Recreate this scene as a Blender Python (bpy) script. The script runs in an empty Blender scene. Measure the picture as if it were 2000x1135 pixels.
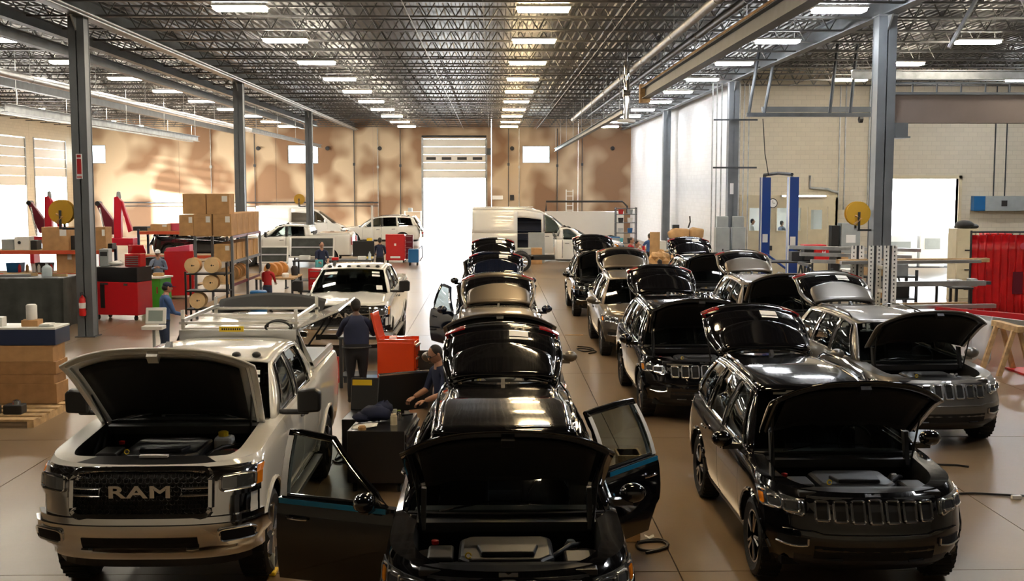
import bpy, bmesh, math, random
from mathutils import Vector, Matrix, Euler
random.seed(7)
SC = bpy.context.scene
COL = SC.collection
R = math.radians
PI = math.pi
# ------------------------------------------------------------------ camera
F = 2250.0                      # focal length in pixels of the 2000 x 1135 frame
HC = 3.8                        # camera height
PITCH = math.atan(202.5 / F); YAW = math.atan(40.0 / F)
cd = bpy.data.cameras.new('camera'); cam = bpy.data.objects.new('camera', cd); COL.objects.link(cam)
cd.sensor_width = 36.0; cd.lens = F / 2000.0 * 36.0; cd.clip_end = 400
cam.location = (0, 0, HC); cam.rotation_euler = (PI / 2 - PITCH, 0, -YAW)
SC.camera = cam
CM = Euler((PI / 2 - PITCH, 0, -YAW)).to_matrix()
def _dir(px, py): return CM @ Vector(((px - 1000) / F, -(py - 567.5) / F, -1))
def gnd(px, py, z=0.0):
    d = _dir(px, py); t = (z - HC) / d.z; return (d.x * t, d.y * t, z)
def at(px, py, Y):
    d = _dir(px, py); t = Y / d.y; return (d.x * t, Y, HC + d.z * t)
# ------------------------------------------------------------------ world, sun, exposure
w = bpy.data.worlds.new('sky'); SC.world = w; w.use_nodes = True
bg = w.node_tree.nodes['Background']; bg.inputs[0].default_value = (0.90, 0.95, 1.0, 1); bg.inputs[1].default_value = 16.0
sl = bpy.data.lights.new('sun', 'SUN'); sun = bpy.data.objects.new('sun', sl); COL.objects.link(sun)
sl.energy = 60; sl.angle = R(2.5); sl.color = (1, .95, .85)
sun.rotation_euler = Vector((0.86, 0.50, -0.15)).to_track_quat('-Z', 'Y').to_euler()
SC.view_settings.view_transform = 'Standard'; SC.view_settings.look = 'None'
SC.view_settings.gamma = 1.0; SC.view_settings.exposure = 0.72; SC.view_settings.use_curve_mapping = False
LAMP = 55.0
# ------------------------------------------------------------------ materials
M = {}
def mat(name, col, rough=.5, metal=0., coat=0., emit=None, es=0., var=0., vscale=3., bump=0., bscale=40., spec=None, rvar=0.):
    m = bpy.data.materials.new(name); m.use_nodes = True; nt = m.node_tree; b = nt.nodes['Principled BSDF']
    c = (*col, 1)
    b.inputs['Base Color'].default_value = c; b.inputs['Roughness'].default_value = rough; b.inputs['Metallic'].default_value = metal
    b.inputs['Coat Weight'].default_value = coat; b.inputs['Coat Roughness'].default_value = .04
    if spec is not None: b.inputs['Specular IOR Level'].default_value = spec
    if emit: b.inputs['Emission Color'].default_value = (*emit, 1); b.inputs['Emission Strength'].default_value = es
    if var or bump or rvar:
        tc = nt.nodes.new('ShaderNodeTexCoord'); n = nt.nodes.new('ShaderNodeTexNoise')
        n.inputs['Scale'].default_value = vscale; n.inputs['Detail'].default_value = 6; nt.links.new(tc.outputs['Object'], n.inputs['Vector'])
        if var:
            r = nt.nodes.new('ShaderNodeValToRGB'); r.color_ramp.elements[0].position = .32; r.color_ramp.elements[1].position = .68
            r.color_ramp.elements[0].color = tuple(x * (1 - var) for x in col) + (1,); r.color_ramp.elements[1].color = tuple(min(1, x * (1 + var)) for x in col) + (1,)
            nt.links.new(n.outputs['Fac'], r.inputs['Fac']); nt.links.new(r.outputs['Color'], b.inputs['Base Color'])
        if rvar:
            mr = nt.nodes.new('ShaderNodeMapRange'); mr.inputs['To Min'].default_value = rough - rvar; mr.inputs['To Max'].default_value = rough + rvar
            nt.links.new(n.outputs['Fac'], mr.inputs['Value']); nt.links.new(mr.outputs['Result'], b.inputs['Roughness'])
        if bump:
            n2 = nt.nodes.new('ShaderNodeTexNoise'); n2.inputs['Scale'].default_value = bscale; nt.links.new(tc.outputs['Object'], n2.inputs['Vector'])
            bp = nt.nodes.new('ShaderNodeBump'); bp.inputs['Strength'].default_value = bump; bp.inputs['Distance'].default_value = .02
            nt.links.new(n2.outputs['Fac'], bp.inputs['Height']); nt.links.new(bp.outputs['Normal'], b.inputs['Normal'])
    M[name] = m; return m
def glassmat(name, tint, thick=.0):
    m = bpy.data.materials.new(name); m.use_nodes = True; nt = m.node_tree; nt.nodes.clear()
    o = nt.nodes.new('ShaderNodeOutputMaterial'); mx = nt.nodes.new('ShaderNodeMixShader'); t = nt.nodes.new('ShaderNodeBsdfTransparent'); g = nt.nodes.new('ShaderNodeBsdfGlossy')
    t.inputs[0].default_value = (*tint, 1); g.inputs['Roughness'].default_value = .03; g.inputs[0].default_value = (.9, .95, .95, 1)
    fr = nt.nodes.new('ShaderNodeFresnel'); fr.inputs[0].default_value = 1.5
    nt.links.new(fr.outputs[0], mx.inputs[0]); nt.links.new(t.outputs[0], mx.inputs[1]); nt.links.new(g.outputs[0], mx.inputs[2]); nt.links.new(mx.outputs[0], o.inputs[0]); M[name] = m
glassmat('glass', (.30, .34, .33)); glassmat('glass_dark', (.07, .08, .08)); glassmat('glass_clear', (.85, .9, .9))
mat('black_paint', (.004, .004, .005), .10, 0, 1.0)
mat('navy_paint', (.006, .009, .022), .10, 0, 1.0)
mat('grey_paint', (.155, .145, .13), .36, .6, .8)
mat('tan_paint', (.15, .122, .09), .36, .6, .8)
mat('white_paint', (.80, .79, .74), .18, 0, .8)
mat('plastic', (.012, .012, .013), .42); mat('trim', (.02, .02, .022), .6); mat('liner', (.006, .006, .006), .85)
mat('engine', (.008, .008, .009), .38); mat('rubber', (.012, .012, .012), .75, bump=.3, bscale=60)
mat('chrome', (.82, .82, .83), .07, 1.0); mat('silver', (.55, .55, .56), .22, 1.0); mat('brushed', (.42, .42, .43), .38, 1.0)
mat('lens', (.20, .21, .22), .10, .7, 1.0); mat('brightwork', (.92, .92, .92), .2, 1.0); mat('amber', (.75, .22, .01), .2); mat('red_lens', (.45, .01, .012), .12, 0, 1.0)
mat('film_white', (.80, .82, .84), .4); mat('film_blue', (.01, .22, .42), .35); mat('paper', (.82, .82, .80), .7)
mat('seat', (.045, .045, .05), .75); mat('seat_grey', (.14, .145, .15), .8)
mat('red_tool', (.55, .012, .018), .28, 0, .5); mat('orange_tool', (.80, .065, .012), .25, 0, .5); mat('green_tool', (.06, .40, .035), .35)
mat('black_tool', (.012, .012, .014), .30, 0, .3); mat('navy_tool', (.018, .03, .075), .4); mat('blue_tool', (.01, .12, .32), .35)
mat('orange_beam', (.62, .09, .035), .5); mat('steel_dark', (.055, .062, .07), .45, .4, var=.25); mat('steel_grey', (.135, .15, .165), .45, .2, var=.15, vscale=1.5)
mat('steel_lt', (.30, .32, .33), .45, .4, var=.2); mat('joist', (.13, .127, .123), .4, .4); mat('galv', (.48, .50, .50), .35, .8, var=.2, vscale=4)
mat('cardboard', (.48, .275, .12), .8, var=.12, vscale=5); mat('cardboard_dark', (.36, .19, .075), .8, var=.15, vscale=5); mat('kraft', (.52, .31, .13), .75, var=.2)
mat('wood', (.50, .33, .16), .7, var=.25, vscale=8); mat('tan_spool', (.66, .46, .24), .6, var=.15); mat('spool_wire', (.55, .24, .06), .5)
mat('yellow_hose', (.62, .36, .03), .45); mat('yellow', (.85, .60, .02), .45); mat('grey_box', (.33, .36, .36), .45, var=.08); mat('white_plastic', (.78, .78, .75), .4)
mat('blue_lift', (.012, .05, .24), .3, 0, .4); mat('red_crane', (.55, .008, .03), .3, 0, .5); mat('maroon', (.13, .006, .02), .4)
mat('tarp', (.045, .05, .045), .7, var=.3, bump=.5, bscale=3); mat('curtain_red', (.62, .008, .012), .35, var=.15)
mat('navy_cloth', (.014, .02, .055), .85, var=.2); mat('blue_cloth', (.055, .12, .30), .85, var=.2); mat('bluegrey_cloth', (.20, .25, .36), .85, var=.2); mat('dark_cloth', (.012, .012, .016), .85); mat('jeans', (.025, .04, .085), .85)
mat('red_cloth', (.42, .015, .02), .8); mat('skin', (.42, .22, .14), .55); mat('skin_dark', (.10, .045, .028), .5); mat('hair', (.015, .011, .009), .7); mat('shoe', (.015, .013, .012), .6)
mat('cable', (.01, .01, .01), .5); mat('red_plastic', (.60, .012, .012), .35); mat('beige', (.62, .54, .36), .5, var=.05); mat('ground', (.62, .60, .56), .8, var=.1)
mat('screen', (.25, .3, .28), .2); mat('clockface', (.85, .84, .8), .4); mat('bottle', (.55, .65, .7), .2); mat('pink', (.65, .08, .15), .4)
mat('header', (.205, .165, .145), .75, var=.1, vscale=.8); mat('green_fluid', (.35, .5, .08), .3); mat('aluminium', (.62, .63, .64), .32, .9, var=.12)
mat('teal', (.12, .5, .55), .6); mat('plastic_wrap', (.78, .78, .8), .2)
mat('door_white', (.72, .69, .63), .5)
# lamp
m = bpy.data.materials.new('lamp_glow'); m.use_nodes = True; b = m.node_tree.nodes['Principled BSDF']
b.inputs['Emission Color'].default_value = (1, .90, .74, 1); b.inputs['Emission Strength'].default_value = LAMP; b.inputs['Base Color'].default_value = (.8, .8, .8, 1); M['lamp_glow'] = m
m = m.copy(); m.name = 'lamp_warm'; m.node_tree.nodes['Principled BSDF'].inputs['Emission Color'].default_value = (1, .74, .42, 1); M['lamp_warm'] = m
m = m.copy(); m.name = 'lamp_cool'; m.node_tree.nodes['Principled BSDF'].inputs['Emission Color'].default_value = (.95, .97, 1, 1); M['lamp_cool'] = m
m = m.copy(); m.name = 'strip_glow'; m.node_tree.nodes['Principled BSDF'].inputs['Emission Strength'].default_value = 6.0; M['strip_glow'] = m
m = m.copy(); m.name = 'room_glow'; m.node_tree.nodes['Principled BSDF'].inputs['Emission Strength'].default_value = 14.0; M['room_glow'] = m
# concrete floor: sealed, worn, a little glossy
def floor_mat():
    m = bpy.data.materials.new('concrete'); m.use_nodes = True; nt = m.node_tree; b = nt.nodes['Principled BSDF']; L = nt.links.new
    tc = nt.nodes.new('ShaderNodeNewGeometry'); n = nt.nodes.new('ShaderNodeTexNoise'); n.inputs['Scale'].default_value = .4; n.inputs['Detail'].default_value = 8; n.inputs['Roughness'].default_value = .55
    L(tc.outputs['Position'], n.inputs['Vector'])
    r = nt.nodes.new('ShaderNodeValToRGB'); e = r.color_ramp.elements
    e[0].position = .28; e[0].color = (.135, .088, .048, 1); e[1].position = .72; e[1].color = (.235, .163, .095, 1)
    L(n.outputs['Fac'], r.inputs['Fac']); L(r.outputs['Color'], b.inputs['Base Color'])
    mr = nt.nodes.new('ShaderNodeMapRange'); mr.inputs['To Min'].default_value = .24; mr.inputs['To Max'].default_value = .36; L(n.outputs['Fac'], mr.inputs['Value']); L(mr.outputs['Result'], b.inputs['Roughness'])
    n2 = nt.nodes.new('ShaderNodeTexNoise'); n2.inputs['Scale'].default_value = 9; n2.inputs['Detail'].default_value = 5; L(tc.outputs['Position'], n2.inputs['Vector'])
    bp = nt.nodes.new('ShaderNodeBump'); bp.inputs['Strength'].default_value = .06; bp.inputs['Distance'].default_value = .01; L(n2.outputs['Fac'], bp.inputs['Height']); L(bp.outputs['Normal'], b.inputs['Normal'])
    M['concrete'] = m
floor_mat()
# tilt-up wall: brown, turning pale in soft random blotches
def patch_mat(name, c0, c1, p0, p1, sc, st=(1, 1, 1)):
    m = bpy.data.materials.new(name); m.use_nodes = True; nt = m.node_tree; b = nt.nodes['Principled BSDF']; L = nt.links.new
    tc = nt.nodes.new('ShaderNodeNewGeometry'); mp = nt.nodes.new('ShaderNodeMapping'); mp.inputs['Scale'].default_value = st; L(tc.outputs['Position'], mp.inputs['Vector'])
    n = nt.nodes.new('ShaderNodeTexNoise'); n.inputs['Scale'].default_value = sc; n.inputs['Detail'].default_value = 1.2; L(mp.outputs[0], n.inputs['Vector'])
    r = nt.nodes.new('ShaderNodeValToRGB'); e = r.color_ramp.elements; e[0].position = p0; e[0].color = (*c0, 1); e[1].position = p1; e[1].color = (*c1, 1)
    L(n.outputs['Fac'], r.inputs['Fac']); L(r.outputs['Color'], b.inputs['Base Color']); b.inputs['Roughness'].default_value = .75; M[name] = m
patch_mat('wall_brown', (.235, .132, .07), (.52, .405, .275), .42, .60, .45)
def block_mat(name, c, mort):
    m = bpy.data.materials.new(name); m.use_nodes = True; nt = m.node_tree; b = nt.nodes['Principled BSDF']; L = nt.links.new
    g = nt.nodes.new('ShaderNodeNewGeometry'); s = nt.nodes.new('ShaderNodeSeparateXYZ'); L(g.outputs['Position'], s.inputs[0])
    ad = nt.nodes.new('ShaderNodeMath'); L(s.outputs[0], ad.inputs[0]); L(s.outputs[1], ad.inputs[1])
    cb = nt.nodes.new('ShaderNodeCombineXYZ'); L(ad.outputs[0], cb.inputs[0]); L(s.outputs[2], cb.inputs[1])
    br = nt.nodes.new('ShaderNodeTexBrick'); br.inputs['Scale'].default_value = 1; br.inputs['Brick Width'].default_value = .4; br.inputs['Row Height'].default_value = .2; br.inputs['Mortar Size'].default_value = .008
    br.inputs['Color1'].default_value = (*c, 1); br.inputs['Color2'].default_value = tuple(x * .94 for x in c) + (1,); br.inputs['Mortar'].default_value = (*mort, 1)
    L(cb.outputs[0], br.inputs['Vector']); L(br.outputs['Color'], b.inputs['Base Color']); b.inputs['Roughness'].default_value = .6
    bp = nt.nodes.new('ShaderNodeBump'); bp.inputs['Strength'].default_value = .4; bp.inputs['Distance'].default_value = .01; bp.invert = True; L(br.outputs['Fac'], bp.inputs['Height']); L(bp.outputs['Normal'], b.inputs['Normal']); M[name] = m
block_mat('block_cream', (.62, .56, .44), (.50, .45, .35)); block_mat('block_white', (.86, .88, .90), (.76, .78, .80))
mat('deck', (.030, .028, .026), .38, .3, var=.2, vscale=.6)
# ------------------------------------------------------------------ mesh builder
class MB:
    def __init__(s): s.v = []; s.f = []; s.m = []
    def add(s, vs, fs, mi=0, X=None):
        o = len(s.v)
        s.v += [tuple(X @ Vector(p)) if X else tuple(p) for p in vs]
        for f in fs: s.f.append(tuple(i + o for i in f)); s.m.append(mi)
        return s
    def box(s, x0, x1, y0, y1, z0, z1, mi=0, X=None):
        return s.add([(x0, y0, z0), (x1, y0, z0), (x1, y1, z0), (x0, y1, z0), (x0, y0, z1), (x1, y0, z1), (x1, y1, z1), (x0, y1, z1)],
                     [(0, 3, 2, 1), (4, 5, 6, 7), (0, 1, 5, 4), (1, 2, 6, 5), (2, 3, 7, 6), (3, 0, 4, 7)], mi, X)
    def cyl(s, p0, p1, r0, r1=None, n=10, mi=0, cap=True):
        p0 = Vector(p0); p1 = Vector(p1); r1 = r0 if r1 is None else r1; d = (p1 - p0)
        if d.length < 1e-6: return s
        q = d.to_track_quat('Z', 'Y'); a = q @ Vector((1, 0, 0)); b = q @ Vector((0, 1, 0)); vs = []
        for p, r in ((p0, r0), (p1, r1)):
            for i in range(n):
                t = 2 * PI * i / n; vs.append(p + a * (r * math.cos(t)) + b * (r * math.sin(t)))
        fs = [(i, (i + 1) % n, n + (i + 1) % n, n + i) for i in range(n)]
        if cap: fs += [tuple(range(n - 1, -1, -1)), tuple(range(n, 2 * n))]
        return s.add(vs, fs, mi)
    def tube(s, pts, r, n=6, mi=0, closed=False):
        pts = [Vector(p) for p in pts]; k = len(pts); vs = []; 
        for i, p in enumerate(pts):
            if closed: d = pts[(i + 1) % k] - pts[i - 1]
            else: d = pts[min(i + 1, k - 1)] - pts[max(i - 1, 0)]
            d.normalize(); up = Vector((0, 0, 1)) if abs(d.z) < .9 else Vector((0, 1, 0))
            a = d.cross(up).normalized(); b = d.cross(a)
            rr = r[i] if isinstance(r, (list, tuple)) else r
            for j in range(n):
                t = 2 * PI * j / n; vs.append(p + a * (rr * math.cos(t)) + b * (rr * math.sin(t)))
        fs = []
        for i in range(k if closed else k - 1):
            i2 = (i + 1) % k
            for j in range(n): fs.append((i * n + j, i * n + (j + 1) % n, i2 * n + (j + 1) % n, i2 * n + j))
        if not closed: fs += [tuple(range(n - 1, -1, -1)), tuple(range((k - 1) * n, k * n))]
        return s.add(vs, fs, mi)
    def lathe(s, prof, o=(0, 0, 0), ax='z', n=20, mi=0):
        o = Vector(o); vs = []; k = len(prof)
        for r, h in prof:
            for j in range(n):
                t = 2 * PI * j / n; c, d = r * math.cos(t), r * math.sin(t)
                p = (c, d, h) if ax == 'z' else ((h, c, d) if ax == 'x' else (c, h, d)); vs.append(o + Vector(p))
        fs = [(i * n + j, i * n + (j + 1) % n, (i + 1) * n + (j + 1) % n, (i + 1) * n + j) for i in range(k - 1) for j in range(n)]
        fs += [tuple(range(n - 1, -1, -1)), tuple(range((k - 1) * n, k * n))]
        return s.add(vs, fs, mi)
    def grid(s, rows, mi=0, X=None):
        h = len(rows); w_ = len(rows[0]); vs = [p for r in rows for p in r]
        return s.add(vs, [(i * w_ + j, i * w_ + j + 1, (i + 1) * w_ + j + 1, (i + 1) * w_ + j) for i in range(h - 1) for j in range(w_ - 1)], mi, X)
    def prism(s, poly, a0, a1, ax='x', mi=0, X=None):
        n = len(poly); f = {'x': lambda p, a: (a, p[0], p[1]), 'y': lambda p, a: (p[0], a, p[1]), 'z': lambda p, a: (p[0], p[1], a)}[ax]
        vs = [f(p, a0) for p in poly] + [f(p, a1) for p in poly]
        return s.add(vs, [tuple(range(n - 1, -1, -1)), tuple(range(n, 2 * n))] + [(i, (i + 1) % n, n + (i + 1) % n, n + i) for i in range(n)], mi, X)
    def ell(s, c, r, n=12, k=8, mi=0, X=None):
        vs = []; fs = []
        for i in range(k + 1):
            t = PI * i / k
            for j in range(n):
                p = 2 * PI * j / n; vs.append((c[0] + r[0] * math.sin(t) * math.cos(p), c[1] + r[1] * math.sin(t) * math.sin(p), c[2] + r[2] * math.cos(t)))
        for i in range(k):
            for j in range(n): fs.append((i * n + j, (i + 1) * n + j, (i + 1) * n + (j + 1) % n, i * n + (j + 1) % n))
        return s.add(vs, fs, mi, X)
    def mesh(s, name, mats, smooth=None):
        me = bpy.data.meshes.new(name); me.from_pydata(s.v, [], s.f)
        for x in (mats if isinstance(mats, (list, tuple)) else [mats]): me.materials.append(M[x])
        me.polygons.foreach_set('material_index', s.m)
        bm = bmesh.new(); bm.from_mesh(me); bmesh.ops.remove_doubles(bm, verts=bm.verts, dist=.0004)
        bmesh.ops.recalc_face_normals(bm, faces=bm.faces); bm.to_mesh(me); bm.free()
        if smooth:
            me.polygons.foreach_set('use_smooth', [True] * len(me.polygons)); me.set_sharp_from_angle(angle=R(smooth))
        me.update(); return me
    def build(s, name, mats, parent=None, loc=None, rot=None, smooth=None, bevel=0., solid=0., seg=2):
        return put(name, s.mesh(name, mats, smooth), parent, loc, rot, bevel, solid, seg)
def put(name, me, parent=None, loc=None, rot=None, bevel=0., solid=0., seg=2):
    o = bpy.data.objects.new(name, me); COL.objects.link(o)
    if parent: o.parent = parent
    if loc: o.location = loc
    if rot: o.rotation_euler = rot
    if solid:
        md = o.modifiers.new('s', 'SOLIDIFY'); md.thickness = solid; md.offset = -1
    if bevel:
        md = o.modifiers.new('b', 'BEVEL'); md.width = bevel; md.segments = seg; md.limit_method = 'ANGLE'; md.angle_limit = R(40)
    return o
def tag(o, label, cat, group=None):
    o['label'] = label; o['category'] = cat
    if group: o['group'] = group
    return o
def thing(name, label, cat, loc=(0, 0, 0), rz=0., group=None):
    o = bpy.data.objects.new(name, None); COL.objects.link(o); o.location = loc; o.rotation_euler = (0, 0, rz); o.empty_display_size = .1
    return tag(o, label, cat, group)
def struct(o): o['kind'] = 'structure'; return o
def copy_tree(o, parent=None):
    c = o.copy(); COL.objects.link(c)
    if parent: c.parent = parent
    for ch in o.children: copy_tree(ch, c)
    return c
def lerp(a, b, t): return a + (b - a) * t
def ip(tab, x):
    if x <= tab[0][0]: return tab[0][1]
    for (x0, y0), (x1, y1) in zip(tab, tab[1:]):
        if x <= x1: return y0 + (y1 - y0) * (x - x0) / (x1 - x0)
    return tab[-1][1]
def rot(ax, deg, about=(0, 0, 0)):
    T = Matrix.Translation(about); return T @ Matrix.Rotation(R(deg), 4, ax) @ T.inverted()
# ------------------------------------------------------------------ the hall
WB = 88.0; XL = -31.0; XR = 10.6; YC = 50.8; XE = 30.0; YN = -6.0; ZD = 8.95
CY = (29.4, 47.7, 65.8); CXL = -10.3; CXR = 9.95
seamX = [XL, -26.4, -22.4, -18.4, -14.35, -10.3, -6.25, -2.2, 1.85, 5.9, 9.95, 14.0, 18.0, 22.0, 26.0, XE]
seamY = [YN, 5.0, 11.1, 17.2, 23.3, 29.4, 35.5, 41.6, 47.7, 53.8, 59.9, 66.0, 72.1, 78.2, WB + .3]
fl = struct(MB().box(XL - .3, XE + .3, YN - .3, WB + .3, -.4, -.03).build('floor', 'trim'))
slabs = {}
for i in range(len(seamX) - 1):
    for j in range(len(seamY) - 1):
        if seamX[i] > XR and seamY[j] > YC + .5: continue
        w_, h_ = seamX[i + 1] - seamX[i], seamY[j + 1] - seamY[j]; k = (round(w_, 3), round(h_, 3))
        if k not in slabs: slabs[k] = MB().box(.006, w_ - .006, .006, h_ - .006, -.05, 0).mesh('slab', 'concrete')
        put('slab', slabs[k], fl, (seamX[i], seamY[j], 0))
struct(MB().box(-160, 160, WB + .3, 330, -.3, -.04).box(-160, XL - .3, -40, WB + .3, -.3, -.04).box(XR + .6, 160, YC + .4, WB + .3, -.3, -.04).build('ground', 'ground'))
def wall(name, ax, c, th, a0, a1, z0, z1, holes, joints, m, pname='wall_panel'):
    """ax 'x': wall plane normal to Y at Y=c running along X; ax 'y': normal to X."""
    root = None; cuts = sorted(set([a0, a1] + [j for j in joints if a0 < j < a1] + [h[0] for h in holes] + [h[1] for h in holes]))
    cuts = [c_ for c_ in cuts if a0 <= c_ <= a1]
    for u0, u1 in zip(cuts, cuts[1:]):
        zs = [z0]; hs = sorted([h for h in holes if h[0] <= u0 + 1e-4 and h[1] >= u1 - 1e-4], key=lambda h: h[2]); segs = []; z = z0
        for h in hs:
            if h[2] > z: segs.append((z, h[2]))
            z = h[3]
        if z < z1: segs.append((z, z1))
        g0 = .012 if u0 in joints else 0; g1 = .012 if u1 in joints else 0
        for s0, s1 in segs:
            b = MB()
            if ax == 'x': b.box(u0 + g0, u1 - g1, c, c + th, s0, s1)
            else: b.box(c, c + th, u0 + g0, u1 - g1, s0, s1)
            if root is None: root = struct(b.build(name, m))
            else: b.build(pname, m, root)
    return root
# openings:                      a0     a1     z0   z1
DR = (-5.16, -.47, 0, 7.45)
HB = [DR, (-15.4, -13.1, 5.55, 6.95), (2.35, 4.45, 5.6, 6.9), (-30.6, -29.1, 5.55, 6.95)]
jb = [-23.6, -16.3, -8.95, .0, 6.6]
wb = wall('wall_back', 'x', WB, .3, XL - .3, XR + .3, 0, ZD + .3, HB, jb, 'wall_brown')
wr = wall('wall_right', 'y', XR, .3, YC, WB, 0, ZD + .3, [], [], 'block_white')
HCW = [(11.0, 14.95, 0, 3.0), (17.35, 20.65, 0, 4.15)]
wc = wall('wall_centre', 'x', YC, .3, XR, XE + .3, 0, ZD + .3, HCW, [], 'block_cream')
DL = [(71.6, 77.6, 0, 7.1), (79.2, 84.9, 0, 7.1)]
wl = wall('wall_left', 'y', XL - .3, .3, YN, WB, 0, ZD + .3, DL + [(68.5, 70.6, 5.6, 7.0)], [60.0, 70.9, 78.4, 86.0], 'block_cream')
struct(MB().box(XL - .3, XE + .3, YN - .3, YN, 0, ZD + .3).build('wall_front', 'block_cream'))
struct(MB().box(XE, XE + .3, YN, YC, 0, ZD + .3).build('wall_east', 'block_cream'))
# corrugated deck
b = MB(); xs = []; x = XL; st = [(0, 0), (.09, 0), (.12, .05), (.21, .05), (.24, 0)]
while x < XE: xs += [(x + u, ZD + v_) for u, v_ in st[:-1]]; x += .24
xs.append((XE, ZD))
b.grid([[(u, YN, z) for u, z in xs], [(u, WB, z) for u, z in xs]])
b.box(XL - .3, XE + .3, YN - .3, WB + .3, ZD + .12, ZD + .3)
ceil = struct(b.build('ceiling', 'deck'))
# open-web joists: chords plus a zigzag of round bars, one part each
JB, JT = 8.18, 8.86
def joist_mesh(x0, x1):
    b = MB()
    for z in (JB, JT - .05):
        b.box(x0, x1, -.06, -.012, z, z + .05); b.box(x0, x1, .012, .06, z, z + .05)
    n = max(2, int(round((x1 - x0) / .75))); d = (x1 - x0) / n
    for i in range(n):
        a = x0 + i * d; mid = a + d / 2
        b.cyl((a, 0, JT - .03), (mid, 0, JB + .03), .019, n=5, cap=False); b.cyl((mid, 0, JB + .03), (a + d, 0, JT - .03), .019, n=5, cap=False)
    return b.mesh('joist', 'joist')
jm = [joist_mesh(XL, CXL), joist_mesh(CXL, CXR), joist_mesh(CXR, XE)]
y = 5.5
while y < WB - .5:
    for k, me in enumerate(jm):
        if k == 2 and y > YC: 
            continue
        put('joist', me, ceil, (0, y, 0))
    y += 2.5
b = MB(); 
for x in (-27, -23, -17, -14, -7, -3.6, -.2, 3.2, 6.6, 13, 17, 22): b.cyl((x, YN, JB + .02), (x, WB if x < XR else YC, JB + .02), .010, n=4)
b.build('bridging', 'steel_dark', ceil)
# I-beams that carry the joists, along each column line
def ibeam(b, p0, p1, h, wd, t=.03, mi=0):
    """along Y"""
    x, z = p0[0], p0[2]; y0, y1 = p0[1], p1[1]
    b.box(x - wd / 2, x + wd / 2, y0, y1, z, z + t, mi); b.box(x - wd / 2, x + wd / 2, y0, y1, z + h - t, z + h, mi); b.box(x - t / 2, x + t / 2, y0, y1, z + t, z + h - t, mi); return b
def xbeam(b, x0, x1, y, z, h, wd, t=.03, mi=0):
    b.box(x0, x1, y - wd / 2, y + wd / 2, z, z + t, mi); b.box(x0, x1, y - wd / 2, y + wd / 2, z + h - t, z + h, mi); b.box(x0, x1, y - t / 2, y + t / 2, z + t, z + h - t, mi); return b
tag(ibeam(MB(), (CXL, 2, 8.05), (0, WB, 0), .50, .28).build('roof_girder', 'steel_grey'), 'grey steel roof girder resting on the left line of columns', 'beam')
tag(ibeam(MB(), (CXR, 2, 8.1), (0, WB, 0), .50, .28).build('roof_girder', 'steel_grey'), 'blue grey steel roof girder above the right line of columns', 'beam')
tag(MB().cyl((CXL + .32, 3, 8.0), (CXL + .32, 86, 8.0), .035, n=8).cyl((CXL + .45, 3, 8.03), (CXL + .45, 86, 8.03), .03, n=8).build('conduit', 'galv'), 'pair of thin pale conduits running along the left roof girder', 'conduit')
def column(x, y, z1, wd, label):
    t = thing('steel_column', label, 'column', (x, y, 0))
    h = wd / 2; b = MB(); b.box(-h, h, -h, -h + .025, .02, z1); b.box(-h, h, h - .025, h, .02, z1); b.box(-.012, .012, -h, h, .02, z1)
    b.box(-h + .01, h - .01, -h + .04, h - .04, .02, z1); b.build('shaft', 'steel_grey', t)
    MB().box(-h - .06, h + .06, -h - .06, h + .06, 0, .02).build('base_plate', 'steel_dark', t)
    b = MB(); b.box(-h - .02, h + .02, -h - .04, h + .04, z1, z1 + .03); b.prism([(-h - .35, z1), (-h, z1), (-h, z1 - .35)], -.02, .02, 'x').prism([(h + .35, z1), (h, z1), (h, z1 - .35)], -.02, .02, 'x'); b.build('cap_bracket', 'steel_lt', t)
    return t
for i, yy in enumerate(CY):
    column(CXL, yy, 8.02, .39, ['grey steel column nearest the camera on the left, holding the extinguisher', 'grey steel column behind the tall stack of cartons', 'grey steel column farthest back on the left by the small hose reel'][i])
    column(CXR, yy, 8.07, .46 if i == 0 else .42, ['brown grey steel column nearest the camera on the right', 'grey steel column ringed by vertical conduits beside the grey cabinets', 'grey steel column farthest back against the white block wall'][i])
# bay door in the back wall, half raised
def sect_door(name, label, ax, c, a0, a1, zb, zt, n, wins=None, m='door_white'):
    root = struct(MB().box(*( (a0 - .15, a0, c - .06, c + .02) if ax == 'x' else (c - .02, c + .06, a0 - .15, a0) ), 0, zt + .1).box(*((a1, a1 + .15, c - .06, c + .02) if ax == 'x' else (c - .02, c + .06, a1, a1 + .15)), 0, zt + .1).build(name, 'steel_lt'))
    h = (zt - zb) / n
    for i in range(n):
        z0 = zb + i * h; b = MB(); z1 = z0 + h
        def bx(u0, u1, d0, d1, q0, q1, mi=0):
            b.box(*((u0, u1, c + d0, c + d1) if ax == 'x' else (c + d0, c + d1, u0, u1)), q0, q1, mi)
        s = 1 if ax == 'x' else -1
        bx(a0, a1, 0, .05 * s, z0 + .012, z1 - .012)
        for q in (.2, .5, .8): bx(a0, a1, -.012 * s, 0, z0 + h * q - .035, z0 + h * q + .035)
        o = b.build('door_section', m, root)
        if wins == i:
            for k in range(4):
                u = a0 + (a1 - a0) * (k + .5) / 4; ww = MB()
                ww.box(*((u - .36, u + .36, c - .035, c - .015) if ax == 'x' else (c + .015, c + .035, u - .36, u + .36)), z0 + h * .32, z0 + h * .68)
                ww.build('door_window', 'trim', o)
    return root
d1 = sect_door('door_1', '', 'x', WB + .02, DR[0], DR[1], 4.46, 7.42, 5, 2)
MB().cyl((DR[0] - .1, WB - .25, 7.6), (DR[1] + .1, WB - .25, 7.6), .07, n=10).build('torsion_bar', 'steel_dark', d1)
MB().box(DR[1] + .1, DR[1] + .45, WB - .4, WB - .05, 6.2, 6.7).build('door_motor', 'steel_dark', d1)
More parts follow.
